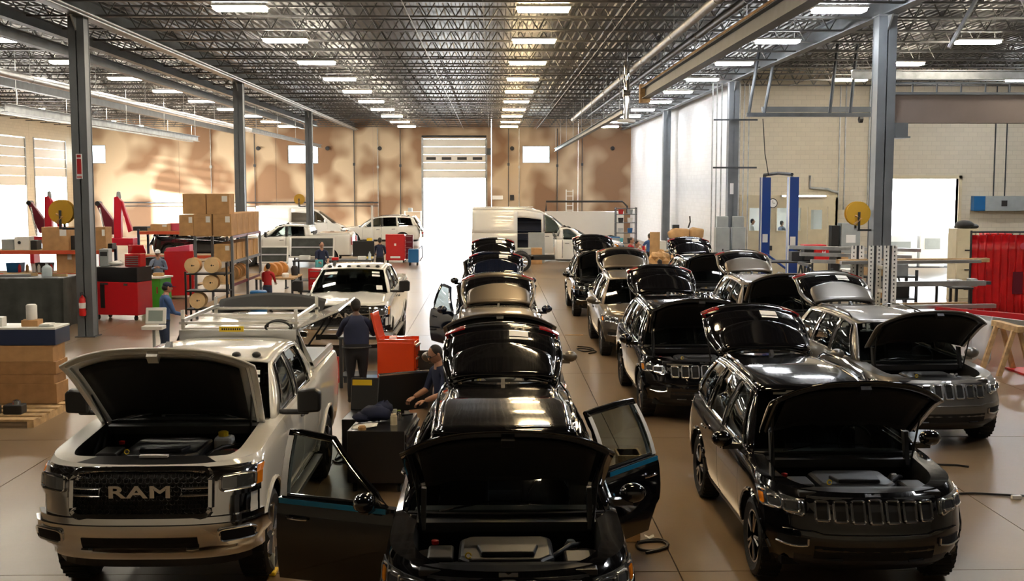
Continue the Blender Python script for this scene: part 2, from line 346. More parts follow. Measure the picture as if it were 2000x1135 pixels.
d2 = sect_door('door_2', '', 'y', XL - .02, 71.6, 77.6, 3.9, 7.05, 5)
d3 = sect_door('door_3', '', 'y', XL - .02, 79.2, 84.9, 4.5, 7.05, 4)
def win(name, x0, x1, z0, z1):
    f = MB()
    for a in ((x0, x1, z0, z0 + .06), (x0, x1, z1 - .06, z1), (x0, x0 + .06, z0, z1), (x1 - .06, x1, z0, z1)): f.box(a[0], a[1], WB + .05, WB + .2, a[2], a[3])
    o = struct(f.build(name, 'steel_lt')); MB().box(x0 + .05, x1 - .05, WB + .11, WB + .12, z0 + .05, z1 - .05).build('pane', 'glass_clear', o)
for i, h in enumerate(HB[1:]): win('window_%d' % (i + 1), *h)
# trim around the service opening in the cream wall
b = MB(); b.box(17.2, 17.35, YC - .04, YC + .3, 0, 4.3).box(20.65, 20.8, YC - .04, YC + .3, 0, 4.3).box(17.2, 20.8, YC - .04, YC + .3, 4.15, 4.3); struct(b.build('trim_1', 'beige'))
# conduits and pipes on the back wall
ORD0 = ['first', 'second', 'third', 'fourth', 'fifth', 'sixth', 'seventh', 'eighth', 'ninth']
for i, x in enumerate((-21.2, -17.9, -10.4, -8.6, -6.9, 1.3, 2.1, 5.0, 6.9)):
    tag(MB().cyl((x, WB - .06, .1), (x, WB - .06, 8.2), .03, n=6).box(x - .08, x + .08, WB - .12, WB, 5.2 + .1 * (i % 3), 5.4 + .1 * (i % 3)).build('wall_conduit', 'steel_dark' if i % 3 else 'galv'), 'thin vertical conduit on the brown back wall, %s from the left' % ORD0[i], 'conduit', 'conduits on the back wall')
tag(MB().cyl((-28, WB - .12, 2.62), (-8.6, WB - .12, 2.62), .05, n=8).cyl((-28, WB - .12, 2.35), (-8.6, WB - .12, 2.35), .035, n=8).build('wall_pipe', 'steel_dark'), 'two dark horizontal pipes along the lower back wall left of the door', 'pipe')
# ------------------------------------------------------------------ high-bay lamps
def lamp_proto(matn):
    t = thing('ceiling_light', '', 'light')
    MB().box(-.62, .62, -.2, .2, .05, .11).prism([(-.24, .05), (.24, .05), (.2, .11), (-.2, .11)], -.66, .66, 'x').build('housing', 'white_plastic', t)
    MB().box(-.62, .62, -.23, .23, -.03, .05).build('lamp_tubes', matn, t, bevel=.02)
    hr = MB().cyl((0, 0, .10), (0, 0, .87), .008, n=4).mesh('hanger_rod', 'galv')
    for x_ in (-.5, .5): put('hanger_rod', hr, t, (x_, 0, 0))
    return t
rows = [(-25.5, 'lamp_glow', 'high bay lamp, farthest left row', 61), (-20.0, 'lamp_glow', 'high bay lamp, second row from the left', 34), (-14.6, 'lamp_glow', 'high bay lamp, row left of the left columns', 20),
        (-6.07, 'lamp_glow', 'high bay lamp, row above the white pickups', 9), (1.27, 'lamp_warm', 'warm high bay lamp, row above the central cars', 9),
        (8.5, 'lamp_cool', 'cool white high bay lamp, row beside the right girder', 9), (14.5, 'lamp_glow', 'high bay lamp, row just right of the right columns', 20), (21.5, 'lamp_cool', 'cool white high bay lamp, farthest right row', 20)]
protos = {}
ORD = ['first', 'second', 'third', 'fourth', 'fifth', 'sixth', 'seventh', 'eighth', 'ninth', 'tenth', 'eleventh', 'twelfth', 'thirteenth', 'fourteenth', 'fifteenth']
for X, mt, lab, ymin in rows:
    y = 28.5 - 6.1 * 4; cells = []
    while y < WB - 1:
        if y >= ymin and not (X > XR and y > YC):
            if mt not in protos: o = protos[mt] = lamp_proto(mt)
            else: o = copy_tree(protos[mt])
            o.location = (X, y, 8.08); cells.append(o)
        y += 6.1
    for q_, o in enumerate(reversed(cells)): tag(o, lab + ', ' + ORD[q_] + (' from the back wall' if X < XR else ' from the cream wall'), 'light', 'high bay lamps')
# ------------------------------------------------------------------ overhead rails, pipes and cranes
def hang(b, x, y, z0, mi=0, r=.012): b.cyl((x, y, z0), (x, y, ZD), r, n=4, mi=mi)
def rail(name, label, x, z, y0, y1, h, wd, m, step=6.1):
    b = ibeam(MB(), (x, y0, z), (0, y1, 0), h, wd, .02); t = tag(b.build(name, m), label, 'rail'); y = y0 + 1
    while y < y1: q = MB(); hang(q, x, y, z + h); q.build('hanger', 'galv', t); y += step
    return t
def pipe(name, label, x, z, y0, y1, r, m, step=6.1):
    t = tag(MB().cyl((x, y0, z), (x, y1, z), r, n=12).build(name, m, smooth=50), label, 'pipe'); y = y0 + 1
    while y < y1: q = MB(); hang(q, x, y, z + r * .5); q.lathe([(r + .012, -.02), (r + .012, .02)], (x, y, z), 'y', 10); q.build('hanger', 'galv', t); y += step
    return t
pipe('exhaust_pipe', 'long grey overhead pipe nearest the middle of the hall', 4.9, 7.85, 12, 70, .12, 'steel_lt')
pipe('exhaust_pipe', 'dark overhead pipe between the grey pipe and tan topped rail', 5.55, 7.85, 12, 66, .10, 'steel_dark')
t = rail('crane_rail', 'heavy dark crane rail with tan top flange, right of the pipes', 5.95, 7.2, 14, 45, .40, .30, 'steel_dark')
MB().box(5.78, 6.12, 14, 45, 7.60, 7.66).build('top_flange', 'kraft', t)
MB().box(5.75, 6.15, 44.9, 45.3, 7.05, 7.75).build('end_stop', 'wood', t)
rail('trolley_rail', 'slim trolley rail running back to the right high window', 4.75, 6.4, 42, 86, .22, .2, 'steel_dark')
rail('crane_rail', 'upper grey runway beam high on the left side', -12.0, 7.95, 8, 80, .3, .22, 'steel_grey')
rail('crane_rail', 'second grey runway beam from the left columns', -12.9, 7.75, 8, 80, .3, .22, 'steel_grey')
pipe('duct_pipe', 'pale tan pipe crossing the left ceiling above the shelving', -14.6, 7.2, 24, 72, .13, 'aluminium')
rail('crane_rail', 'lower dark runway beam above the far left work area', -18.2, 7.55, 30, 84, .34, .24, 'steel_dark')
rail('crane_rail', 'far left runway beam ending above the big boxes', -16.6, 6.35, 40, 66, .3, .22, 'steel_lt')
rail('crane_rail', 'farthest left pale runway beam near the side doors', -21.5, 7.0, 40, 84, .3, .22, 'steel_lt')
rail('trolley_rail', 'short trolley rail hanging before the brown wall on the left', -12.3, 6.6, 60, 84, .22, .2, 'steel_lt')
# lift mast hanging over the aisle
t = thing('hoist_mast', 'shiny telescopic hoist mast hanging from the pipes above the aisle', 'hoist', (0, 0, 0))
p = at(1224, 130, 40); x0 = p[0]
MB().cyl((x0, 40, at(1224, 235, 40)[2]), (x0, 40, at(1224, 120, 40)[2]), .10, n=12).build('outer_tube', 'chrome', t, smooth=50)
MB().cyl((x0, 40, at(1224, 122, 40)[2]), (x0, 40, at(1224, 75, 40)[2]), .05, n=10).cyl((x0 - .12, 40, at(1224, 182, 40)[2]), (x0 + .12, 40, at(1224, 182, 40)[2]), .14, n=10).build('inner_tube', 'silver', t, smooth=50)
x1 = at(1287, 110, 40)[0]; z = at(1250, 114, 40)[2]
MB().cyl((x0, 40, z), (x1, 40, z), .045, n=8).cyl((x1, 40, z - .25), (x1, 40, ZD), .09, n=10).build('cross_arm', 'brushed', t)
MB().cyl((x0, 40, at(1224, 80, 40)[2]), (x0, 40, ZD), .03, n=6).build('hanger', 'galv', t)
MB().lathe([(.05, 0), (.32, .02), (.32, .1), (.05, .14)], (x0, 40, at(1224, 240, 40)[2]), 'z', 16).build('foot_pad', 'white_plastic', t)
# brown drop header to the right of the near column
t = thing('drop_header', 'wide flat brown header panel spanning right of the near column', 'header', (0, 0, 0))
zb, zt = at(1850, 241, 29.4)[2], at(1850, 186, 29.4)[2]
XH = XE - .02
MB().box(CXR + .24, XH, 29.25, 29.55, zb, zt).build('panel', 'header', t)
b = MB(); b.box(CXR + .24, XH, 29.2, 29.6, zt, zt + .06); 
for k in range(13): b.box(CXR + .7 + k * .62, CXR + .73 + k * .62, 29.3, 29.35, zt + .06, zt + .3)
b.box(CXR + .24, XH, 29.25, 29.55, zt + .28, zt + .32); b.build('ledge', 'steel_grey', t)
MB().box(CXR + .23, CXR + .55, 29.1, 29.7, zb - .35, zb).box(CXR + .23, CXR + .6, 29.05, 29.75, zb - .38, zb - .34).build('bracket', 'steel_grey', t)
tag(xbeam(MB(), CXR + .3, XE, 33, 6.85, .26, .2).build('cross_beam', 'galv'), 'pale horizontal beam above the brown header at right', 'beam')
# jib framework over the lift
t = thing('jib_frame', 'dark hanging crane frame in front of the cream wall above the lift', 'crane frame', (0, 0, 0))
a = at(1458, 228, 42); c = at(1702, 228, 42); z = a[2]
MB().box(a[0], c[0], 41.9, 42.1, z, z + .14).build('front_bar', 'steel_dark', t); z2 = at(1600, 219, 45)[2]
MB().box(at(1488, 219, 45)[0], at(1702, 219, 45)[0], 44.9, 45.1, z2, z2 + .2).build('rear_bar', 'steel_grey', t)
for px, py in ((1462, 1483), (1492, 1516), (1620, 1634), (1660, 1672)):
    q0 = at(px, 225, 42); q1 = at(py, 162, 42); MB().cyl(q0, (q1[0], 42, ZD), .06, n=6).build('strut', 'steel_dark', t)
q = at(1681, 233, 42); MB().lathe([(.03, -.1), (.13, -.06), (.13, .06), (.03, .1)], (q[0], 42, q[2]), 'x', 12).build('trolley', 'cable', t)
for k, (x, y) in enumerate(((CXR + .3, 26), (13.5, 24), (16.5, 30))):
    tag(MB().cyl((x, y, 6.9), (x + 1.1, y, ZD), .05, n=6).cyl((x + 1.1, y, ZD - .05), (x + 2.2, y, 6.9), .05, n=6).build('roof_brace', 'galv'), ['pale V brace beside the near right column', 'pale V brace behind the lamp at top right', 'pale V brace above the right header'][k], 'brace')
# conduits round the middle right column
for k in range(9):
    x = CXR - .75 + k * .19
    if abs(x - CXR) < .26: continue
    tag(MB().cyl((x, 48.2 + .05 * (k % 2), 0), (x, 48.2 + .05 * (k % 2), 8.1), .028, n=6).build('conduit', 'galv'), 'thin vertical conduit at the middle right column, place %s from the left' % ORD0[k], 'conduit', 'conduits around the middle right column')
tag(MB().box(CXR - .85, CXR + .95, 47.4, 47.46, 4.55, 4.62).box(CXR - .85, CXR + .95, 47.4, 47.46, 6.5, 6.57).build('conduit_strut', 'steel_dark'), 'dark horizontal struts holding the conduits at the middle right column', 'strut')
for k, x in enumerate((15.3, 15.55, 16.6, 22.2, 22.7, 24.4)):
    tag(MB().cyl((x, YC - .05, 2.8), (x, YC - .05, 8.2), .03, n=6).build('wall_conduit', 'galv' if k < 3 else 'steel_dark'), 'thin vertical conduit on the cream block wall, %s from the left' % ORD0[k], 'conduit', 'conduits on the cream wall')
# ------------------------------------------------------------------ vehicles
JEEP = dict(L=4.83, zb=.27, a=.74, n=2.5, ar=.45, nr=3.0, ax=(.90, 3.81), tr=.385, ra=.455, tw=.25,
    yf=[(0, .20), (.13, .08), (.3, .03), (.48, .02), (.62, .06), (.8, .10), (.92, .15), (1, .22)],
    yr=[(0, 4.68), (.13, 4.78), (.3, 4.83), (.5, 4.82), (.65, 4.78), (1, 4.70)],
    w=[(0, .87), (.13, .925), (.3, .955), (.5, .968), (.66, .972), (.8, .965), (.92, .95), (1, .925)],
    zt=[(0, .97), (.3, 1.0), (1.4, 1.085), (2.5, 1.11), (4.9, 1.17)],
    A0=1.42, AH=2.12, DT=4.42, DB=4.68, rz=[(2.05, 1.62), (2.5, 1.685), (3.1, 1.715), (3.8, 1.705), (4.45, 1.665)],
    xb=[(1.4, .87), (2, .885), (3.8, .88), (4.7, .82)], xr=[(2.1, .635), (3, .665), (4.4, .60)], dr=(1.50, 2.60, 3.50), vd=.15, yb=.33, kind='suv',
    win=[(1.63, 2.54, 2.24, 2.56), (2.68, 3.46, 2.68, 3.40), (3.60, 4.42, 3.52, 4.22)])
TRUCK = dict(L=6.05, zb=.50, a=.62, n=3.0, ar=.22, nr=4.0, ax=(1.08, 4.88), tr=.425, ra=.53, tw=.29,
    yf=[(0, .20), (.14, .10), (.3, .06), (.45, .08), (.6, .10), (.85, .13), (1, .24)],
    yr=[(0, 5.98), (.2, 6.03), (1, 6.05)],
    w=[(0, .93), (.14, .98), (.3, 1.0), (.5, 1.01), (.7, 1.012), (.85, 1.005), (.95, .99), (1, .965)],
    zt=[(0, 1.27), (.35, 1.31), (1.6, 1.40), (4.05, 1.45), (4.25, 1.50), (6.1, 1.53)],
    A0=1.72, AH=2.47, DT=4.00, DB=4.14, rz=[(2.4, 1.90), (2.9, 1.985), (3.4, 1.99), (4.1, 1.93)],
    xb=[(1.6, .90), (4.2, .92)], xr=[(2.4, .70), (3, .735), (4.1, .72)], dr=(1.80, 2.92, 4.00), vd=.10, yb=.48, kind='truck',
    win=[(2.0, 2.86, 2.60, 2.87), (3.0, 3.80, 3.0, 3.72)], bed=(4.24, 5.98))
VAN = dict(L=5.98, zb=.42, a=.50, n=2.6, ar=.10, nr=5.0, ax=(.98, 4.72), tr=.36, ra=.44, tw=.23,
    yf=[(0, .12), (.2, .02), (.5, .05), (.8, .14), (1, .28)], yr=[(0, 5.95), (.3, 5.98), (1, 5.98)],
    w=[(0, .93), (.2, .99), (.5, 1.02), (.8, 1.02), (1, 1.0)], zt=[(0, 1.08), (.4, 1.16), (.95, 1.38), (1.3, 1.42), (6, 1.42)],
    A0=1.0, AH=1.95, DT=5.93, DB=5.96, rz=[(1.9, 2.28), (2.4, 2.58), (3.2, 2.74), (5.98, 2.74)],
    xb=[(1, .93), (1.6, .99), (6, .99)], xr=[(1.9, .72), (2.6, .80), (6, .84)], dr=(1.28, 2.30, 3.62), vd=.12, yb=.40, kind='van', win=[(1.30, 2.22, 1.86, 2.24)])
def zt(S, y): return ip(S['zt'], y)
def outline(S, v, NF=15, NR=7):
    wv, yf, yr = ip(S['w'], v), ip(S['yf'], v), ip(S['yr'], v); pts = []
    for i in range(NF):
        p = PI / 2 * i / (NF - 1); s, c = math.sin(p), math.cos(p)
        pts.append((wv * s ** (2 / S['n']) if s > 0 else 0., yf + S['a'] * (1 - (c ** (2 / S['n']) if c > 1e-9 else 0)), 'f'))
    for y in S['_ys']: pts.append((wv, y, 's'))
    for i in range(NR - 1, -1, -1):
        p = PI / 2 * i / (NR - 1); s, c = math.sin(p), math.cos(p)
        pts.append((wv * s ** (2 / S['nr']) if s > 1e-9 else 0., yr - S['ar'] * (1 - (c ** (2 / S['nr']) if c > 1e-9 else 0)), 'r'))
    return [(x, y, S['zb'] + v * (zt(S, y) - S['zb']), r) for x, y, r in pts]
def prep(S):
    y0 = max(v for _, v in S['yf']) + S['a'] + .06; y1 = min(v for _, v in S['yr']) - S['ar'] - .06
    ys = [y0 + (y1 - y0) * i / 44 for i in range(45)]
    for d in S['dr']:
        k = min(range(len(ys)), key=lambda i: abs(ys[i] - d)); ys[k] = d
    S['_ys'] = sorted(ys)
CAB = dict(TRUCK, L=3.3, ax=(1.08, 4.75), yr=[(0, 3.24), (1, 3.28)], DT=2.98, DB=3.14, rz=[(2.4, 1.90), (2.7, 1.97), (3.1, 1.93)], dr=(1.80, 2.92, 2.94), win=[(2.0, 2.86, 2.60, 2.87)], cabonly=1)
for S in (JEEP, TRUCK, VAN, CAB): prep(S)
def fs(S, x, z, off=0.):
    """point on the front fascia at lateral x, height z"""
    v = max(0, min(1, (z - S['zb']) / (zt(S, .15 + .35 * abs(x)) - S['zb']))); wv, yf = ip(S['w'], v), ip(S['yf'], v)
    def yy(q):
        q = min(.999, abs(q) / wv); return yf + S['a'] * (1 - (1 - q ** S['n']) ** (1 / S['n']))
    y = yy(x); d = (yy(abs(x) + .01) - yy(abs(x) - .01 if abs(x) > .01 else 0)) / .02 if abs(x) > .01 else 0; d = min(d, 4.)
    nx, ny = d / math.hypot(d, 1), -1 / math.hypot(d, 1)
    return (x + off * nx * (1 if x >= 0 else -1), y + off * ny, z)
def bodyx(S, y, z):
    v = max(0, min(1, (z - S['zb']) / (zt(S, y) - S['zb']))); wv, yf, yr = ip(S['w'], v), ip(S['yf'], v), ip(S['yr'], v)
    if y < yf + S['a']: q = max(0, 1 - (y - yf) / S['a']); return wv * max(0, 1 - q ** S['n']) ** (1 / S['n'])
    if y > yr - S['ar']: q = min(1, max(0, 1 - (yr - y) / S['ar'])); return wv * max(0, 1 - q ** S['nr']) ** (1 / S['nr'])
    return wv
def fpatch(S, x0, x1, z0, z1, off, nx=8, nz=3, b=None, mi=0, depth=.03, slant=0.):
    b = b or MB(); rows = []
    for j in range(nz + 1):
        rows.append([fs(S, lerp(x0, x1, i / nx), lerp(z0, z1, j / nz) + slant * (i / nx), off) for i in range(nx + 1)])
    b.grid(rows, mi)
    bk = [[fs(S, lerp(x0, x1, i / nx), lerp(z0, z1, j / nz) + slant * (i / nx), off - depth) for i in range(nx + 1)] for j in range(nz + 1)]
    b.grid([rows[0], bk[0]], mi).grid([rows[-1], bk[-1]], mi).grid([[r[0] for r in rows], [r[0] for r in bk]], mi).grid([[r[-1] for r in rows], [r[-1] for r in bk]], mi)
    return b
def fring(S, cx, cz, hw, hh, rad, off, r, b=None, mi=0, n=4, slant=0.):
    b = b or MB(); pts = []
    for qx, qz, a0 in ((1, 1, 0), (-1, 1, 90), (-1, -1, 180), (1, -1, 270)):
        for k in range(n + 1):
            t = R(a0 + 90 * k / n); px = cx + qx * (hw - rad) + rad * math.cos(t); pz = cz + qz * (hh - rad) + rad * math.sin(t)
            pts.append(fs(S, px, pz + slant * (px - cx), off))
    return b.tube(pts, r, 6, mi, closed=True)
def G(S, yb, yt, t, s, off=0.):
    y = lerp(yb, yt, t); x = lerp(ip(S['xb'], y), ip(S['xr'], y), t) + .035 * 4 * t * (1 - t) + off
    return (s * x, y, lerp(zt(S, y) + .012, ip(S['rz'], y) - .02, t))
def gpatch(S, yb0, yb1, yt0, yt1, t0, t1, s, off=0., nx=5, nt=5):
    return [[G(S, lerp(yb0, yb1, i / nx), lerp(yt0, yt1, i / nx), lerp(t0, t1, j / nt), s, off) for i in range(nx + 1)] for j in range(nt + 1)]
TW0, TW1 = .04, .90
def in_arch(S, y, z):
    for a in S['ax']:
        if math.hypot(y - a, z - S['tr']) < S['ra']: return a
    return None
def arch_fix(S, x, y, z):
    a = in_arch(S, y, z)
    if a is None: return (x, y, z)
    d = math.hypot(y - a, z - S['tr']) or 1e-3; k = S['ra'] / d; return (x, a + (y - a) * k, S['tr'] + (z - S['tr']) * k)
VS = [0, .06, .13, .22, .31, .40, .49, .58, .67, .76, .84, .91, .96, 1]
_wheel = {}
def wheel_meshes(S):
    k = S['kind']
    if k in _wheel: return _wheel[k]
    r, tw = S['tr'], S['tw']; ri = r * .66; h = tw / 2
    ty = MB().lathe([(ri, -h * .8), (r * .86, -h), (r * .97, -h * .86), (r, -h * .6), (r, h * .6), (r * .97, h * .86), (r * .86, h), (ri, h * .8), (ri - .02, h * .5), (ri - .02, -h * .5)], (0, 0, 0), 'x', 32)
    for i in range(32):
        t = 2 * PI * i / 32; c = Vector((0, math.cos(t) * r, math.sin(t) * r)); X = Matrix.Translation(c) @ Matrix.Rotation(t, 4, 'X')
        ty.box(-h * .8, h * .8, -.008, .010, -.014, .014, 0, X)
    rm = MB().lathe([(ri + .004, h * .82), (ri + .004, h * .7), (ri - .03, h * .55), (ri - .03, -h * .6), (ri - .035, -h * .6), (ri - .035, h * .5), (ri - .015, h * .82)], (0, 0, 0), 'x', 32)
    n = 5 if k != 'truck' else 8
    for i in range(n):
        for dd in ((-.17, .17) if k != 'truck' else (0,)):
            t = 2 * PI * i / n; a = t + dd * .5; e = t + dd
            p0 = Vector((h * .66, math.cos(a) * .05, math.sin(a) * .05)); p1 = Vector((h * .7, math.cos(e) * (ri - .02), math.sin(e) * (ri - .02)))
            rm.cyl(p0, p1, .030 if k != 'truck' else .042, .024 if k != 'truck' else .05, 6)
    rm.lathe([(.0, h * .82), (.05, h * .82), (.075, h * .62), (.075, h * .4)], (0, 0, 0), 'x', 14)
    dk = MB().lathe([(ri - .036, h * .25), (ri - .036, h * .2), (.02, h * .2)], (0, 0, 0), 'x', 20)
    _wheel[k] = (ty.mesh('wheel', 'rubber', 40), rm.mesh('rim', 'silver', 40), dk.mesh('brake_disc', 'trim', 40)); return _wheel[k]
def frange(a, b, n): return [a + (b - a) * i / n for i in range(n + 1)]
def rbox(b, x0, x1, y0, y1, z0, z1, mi=0): return b.box(x0, x1, y0, y1, z0, z1, mi)
def seat(x, y, z, w_, m, t, name='seat'):
    b = MB(); h = w_ / 2
    b.prism([(y - .5, z), (y, z), (y + .02, z + .14), (y - .48, z + .17)], x - h, x + h, 'x'); b.prism([(y - .04, z + .1), (y + .12, z + .1), (y + .30, z + .68), (y + .20, z + .70)], x - h + .02, x + h - .02, 'x')
    n = 1 if w_ < .8 else 3
    for k in range(n):
        xc = x if n == 1 else x - h * .6 + k * h * .6; b.prism([(y + .20, z + .72), (y + .30, z + .71), (y + .33, z + .90), (y + .24, z + .91)], xc - .12, xc + .12, 'x')
    return b.build(name, m, t, bevel=.03)
def car(S, name, label, cat, loc, paint, rzr=0., hood=0., hatch=None, op={}, group=None, film=False, chrome=True, dlo='chrome', simple=False, sticker=False, roofrails=True, name_badge=None, wst=()):
    t = thing(name, label, cat, loc, rzr, group); k = S['kind']; L = S['L']; A0 = S['A0']; suv = k == 'suv'; truck = k == 'truck'; van = k == 'van'
    d0, d1, d2 = S['dr']; P = [paint, 'plastic', 'liner']
    # ---- lower body: stacked plan outlines, arches cut, door bays left open
    b = MB(); lay = [outline(S, v) for v in VS]; n = len(lay[0]); vd = S['vd']; rear_door_arch = S['ax'][1]
    dend = d2 if not van else d1
    for s in (1, -1):
        for i in range(len(VS) - 1):
            for j in range(n - 1):
                q = [lay[i][j], lay[i][j + 1], lay[i + 1][j + 1], lay[i + 1][j]]; yc = sum(p[1] for p in q) / 4; vc = (VS[i] + VS[i + 1]) / 2; side = q[0][0] > .6 and q[0][3] != 'r' or (q[0][3] == 'r' and q[0][0] > .8)
                if side and q[0][3] == 's' and q[1][3] == 's' and d0 < yc < dend and vc > vd: continue
                if van and s == -1 and d1 + .06 < yc < d2 and vc > vd: continue
                if suv and hatch is not None and q[0][3] == 'r' and q[0][0] < .7 and vc > .6: continue
                if all(in_arch(S, p[1], p[2]) for p in q) and side: continue
                pp = [arch_fix(S, p[0], p[1], p[2]) if side else p[:3] for p in q]
                if truck: mi = 1 if vc < .06 else 0
                elif van: mi = 1 if (vc < .16 and (yc < .6)) else 0
                else: mi = 1 if vc < .14 or (vc < .26 and yc < .25) else 0
                b.add([(s * p[0], p[1], p[2]) for p in pp], [(0, 1, 2, 3)], mi)
        # shoulder / fender-top strip and inner walls
        top = lay[-1]; inn = []
        for x, y, z, r_ in top:
            if y < A0 - .02: inn.append((x * .80, max(y, S['yb']), z + .012))
            elif truck and 'cabonly' not in S and y > S['bed'][0]: inn.append((min(x, .86), min(y, L - .09), z + .012))
            elif y > S['DB']: inn.append((min(x, ip(S['xb'], y)), y, z + .012))
            else: inn.append((ip(S['xb'], y), y, z + .012))
        kf = sum(1 for p in top if p[0] < .70 and p[1] < 1) if hood else 0
        if kf > 1: b.grid([[(s * p[0], p[1], p[2]) for p in top[:kf]], [(s * p[0], p[1], p[2]) for p in inn[:kf]]], 1)
        kf = max(0, kf - 1); b.grid([[(s * p[0], p[1], p[2]) for p in top[kf:]], [(s * p[0], p[1], p[2]) for p in inn[kf:]]], 0)
        fr = [p for p in inn if p[1] < A0]
        b.grid([[(s * p[0], p[1], p[2]) for p in fr], [(s * p[0] * .97, p[1] + .01, p[2] - .06) for p in fr], [(s * p[0] * .93, p[1] + .02, S['zb'] + .12) for p in fr]], 2)
        if truck and 'cabonly' not in S:
            bd = [p for p in inn if p[1] > S['bed'][0]]
            b.grid([[(s * p[0], p[1], p[2]) for p in bd], [(s * p[0], p[1], .86) for p in bd]], 0)
        for a in [a_ for a_ in S['ax'] if a_ < L]:       # wheel well liner and flare lip
            arc = [(a + S['ra'] * math.cos(R(d)), S['tr'] + S['ra'] * math.sin(R(d))) for d in range(8, 173, 11)]
            wv = S['w'][3][1]
            b.grid([[(s * (bodyx(S, y, z) - .02), y, z) for y, z in arc], [(s * .50, y, z) for y, z in arc]], 2)
            b.add([(s * .5, y, z) for y, z in arc], [tuple(range(len(arc)))], 2)
    b.box(-.80, .80, .32, L - .22, S['zb'] + .02, S['zb'] + .10, 2)
    b.box(-ip(S['xb'], A0) * .98, ip(S['xb'], A0) * .98, A0 - .02, A0 + .04, S['zb'], zt(S, A0), 2)
    b.box(-ip(S['xb'], A0) * .92, ip(S['xb'], A0) * .92, A0 - .20, A0 + .05, zt(S, A0) - .10, zt(S, A0) - .02, 1)
    if truck and 'cabonly' not in S:
        y0, y1 = S['bed']; b.box(-.86, .86, y0, y1, .80, .86, 0).box(-.92, .92, y0 - .06, y0, .8, zt(S, y0) + .01, 0)
        b.box(-.96, .96, S['DB'], S['DB'] + .02, .5, zt(S, S['DB']), 0).box(-.9, .9, S['DB'], S['bed'][0], .45, .5, 2)
    b.build('body', P, t, smooth=32)
    for s in (1, -1):
        for a in [a_ for a_ in S['ax'] if a_ < L]:
            arc = [(a + (S['ra'] + .005) * math.cos(R(d)), S['tr'] + (S['ra'] + .005) * math.sin(R(d))) for d in range(4, 178, 9)]
            MB().tube([(s * bodyx(S, y, z), y, z) for y, z in arc], .022, 6).build('wheel_arch', paint if not suv else 'black_paint' if paint == 'black_paint' else paint, t, smooth=50)
    # ---- greenhouse
    b = MB(); W = S['win']
    def yh(u): return S['AH'] - .09 * (1 - u * u)
    def yc_(u): return A0 - .0 - .17 * (1 - u * u)
    xb0, xr0 = ip(S['xb'], A0 + .1), ip(S['xr'], S['AH'])
    def WS(u, q):
        return (u * lerp(xb0 * .955, xr0, q), lerp(yc_(u), yh(u), q) - .03 * 4 * q * (1 - q), lerp(zt(S, A0) + .005 + .03 * (1 - u * u), ip(S['rz'], S['AH']) - .02 + .045 * (1 - u * u), q) + .02 * 4 * q * (1 - q))
    for s in (1, -1):
        f0 = W[0]
        b.grid([[WS(s, q), G(S, A0 + .05, S['AH'] + .02, q, s), G(S, f0[0] - .02, f0[2] - .03, q, s)] for q in frange(0, 1, 8)], 0)
        b.grid(gpatch(S, f0[0] - .02, S['DB'], f0[2] - .03, S['DT'], TW1 + .02, 1.0, s, .0, 20, 2), 0)
        last = W[-1]
        if not van:
            b.grid(gpatch(S, last[1] + .02, S['DB'], last[3] + .02, S['DT'], 0, TW1 + .02, s, 0, 3, 6), 0)
        else:
            if s == 1: b.grid(gpatch(S, d1 - .02, S['DB'], d1 - .02, S['DT'], 0, TW1 + .02, s, 0, 14, 6), 0)
            else:
                b.grid(gpatch(S, d2, S['DB'], d2, S['DT'], 0, TW1 + .02, s, 0, 10, 6), 0).grid(gpatch(S, d1 - .02, d1 + .1, d1 - .02, d1 + .1, 0, TW1 + .02, s, 0, 1, 4), 0)
                b.grid(gpatch(S, d1 + .1, d2, d1 + .1, d2, .62, TW1 + .02, s, 0, 4, 3), 0)
        if len(W) > 2:
            b.grid(gpatch(S, W[1][1] + .02, W[2][0] - .02, W[1][3] + .02, W[2][2] - .02, 0, TW1 + .02, s, .002, 2, 5), 0)
        if len(W) > 1:
            b.grid(gpatch(S, W[0][1] + .015, W[1][0] - .015, W[0][3] + .01, W[1][2] - .01, 0, TW1 + .02, s, .003, 2, 5), 1)
    if not suv or hatch is None:
        b.grid([[G(S, S['DB'], S['DT'], q, s * 1) for s in (-1, 1)] for q in (0, .25)], 0).grid([[G(S, S['DB'], S['DT'], q, s) for s in (-1, 1)] for q in (.86, 1)], 0)
        if van: b.grid([[G(S, S['DB'], S['DT'], q, s) for s in (-1, 1)] for q in (.25, .86)], 0)
        else: MB().grid([[G(S, S['DB'], S['DT'], q, s, -.005) for s in (-1, 1)] for q in (.24, .87)]).build('rear_glass', 'glass_dark', t)
    b.build('pillars', [paint, 'plastic'], t, smooth=40, solid=.02)
    rows = []
    for kk in frange(0, 1, 14):
        row = []
        for u in frange(-1, 1, 12):
            y = lerp(yh(u), S['DT'] + .04 * (1 - u * u), kk); row.append((u * ip(S['xr'], y), y, ip(S['rz'], y) - .02 + .045 * (1 - u ** 4)))
        rows.append(row)
    b = MB().grid(rows)
    if van: 
        for x in frange(-.55, .55, 5): b.box(x - .03, x + .03, 2.8, 5.8, 2.755, 2.775)
    b.build('roof', paint, t, smooth=40, solid=.02)
    MB().grid([[(WS(u, q)) for u in frange(-.985, .985, 10)] for q in frange(.02, .985, 6)]).build('windshield', 'glass', t, smooth=60)
    for u0, u1, q0, q1 in wst: MB().grid([[(p[0], p[1] - .008, p[2] + .006) for p in (WS(u, q) for u in (u0, (u0 + u1) / 2, u1))] for q in (q0, q1)]).build('window_sticker', 'paper', t)
    MB().tube([WS(u, .01) for u in frange(-.98, .98, 10)], .012, 5).tube([(-.55, A0 - .1, zt(S, A0) + .05), (-.1, A0 + .02, zt(S, A0) + .10), (.3, A0 + .0, zt(S, A0) + .09)], .009, 5).build('wiper', 'plastic', t)
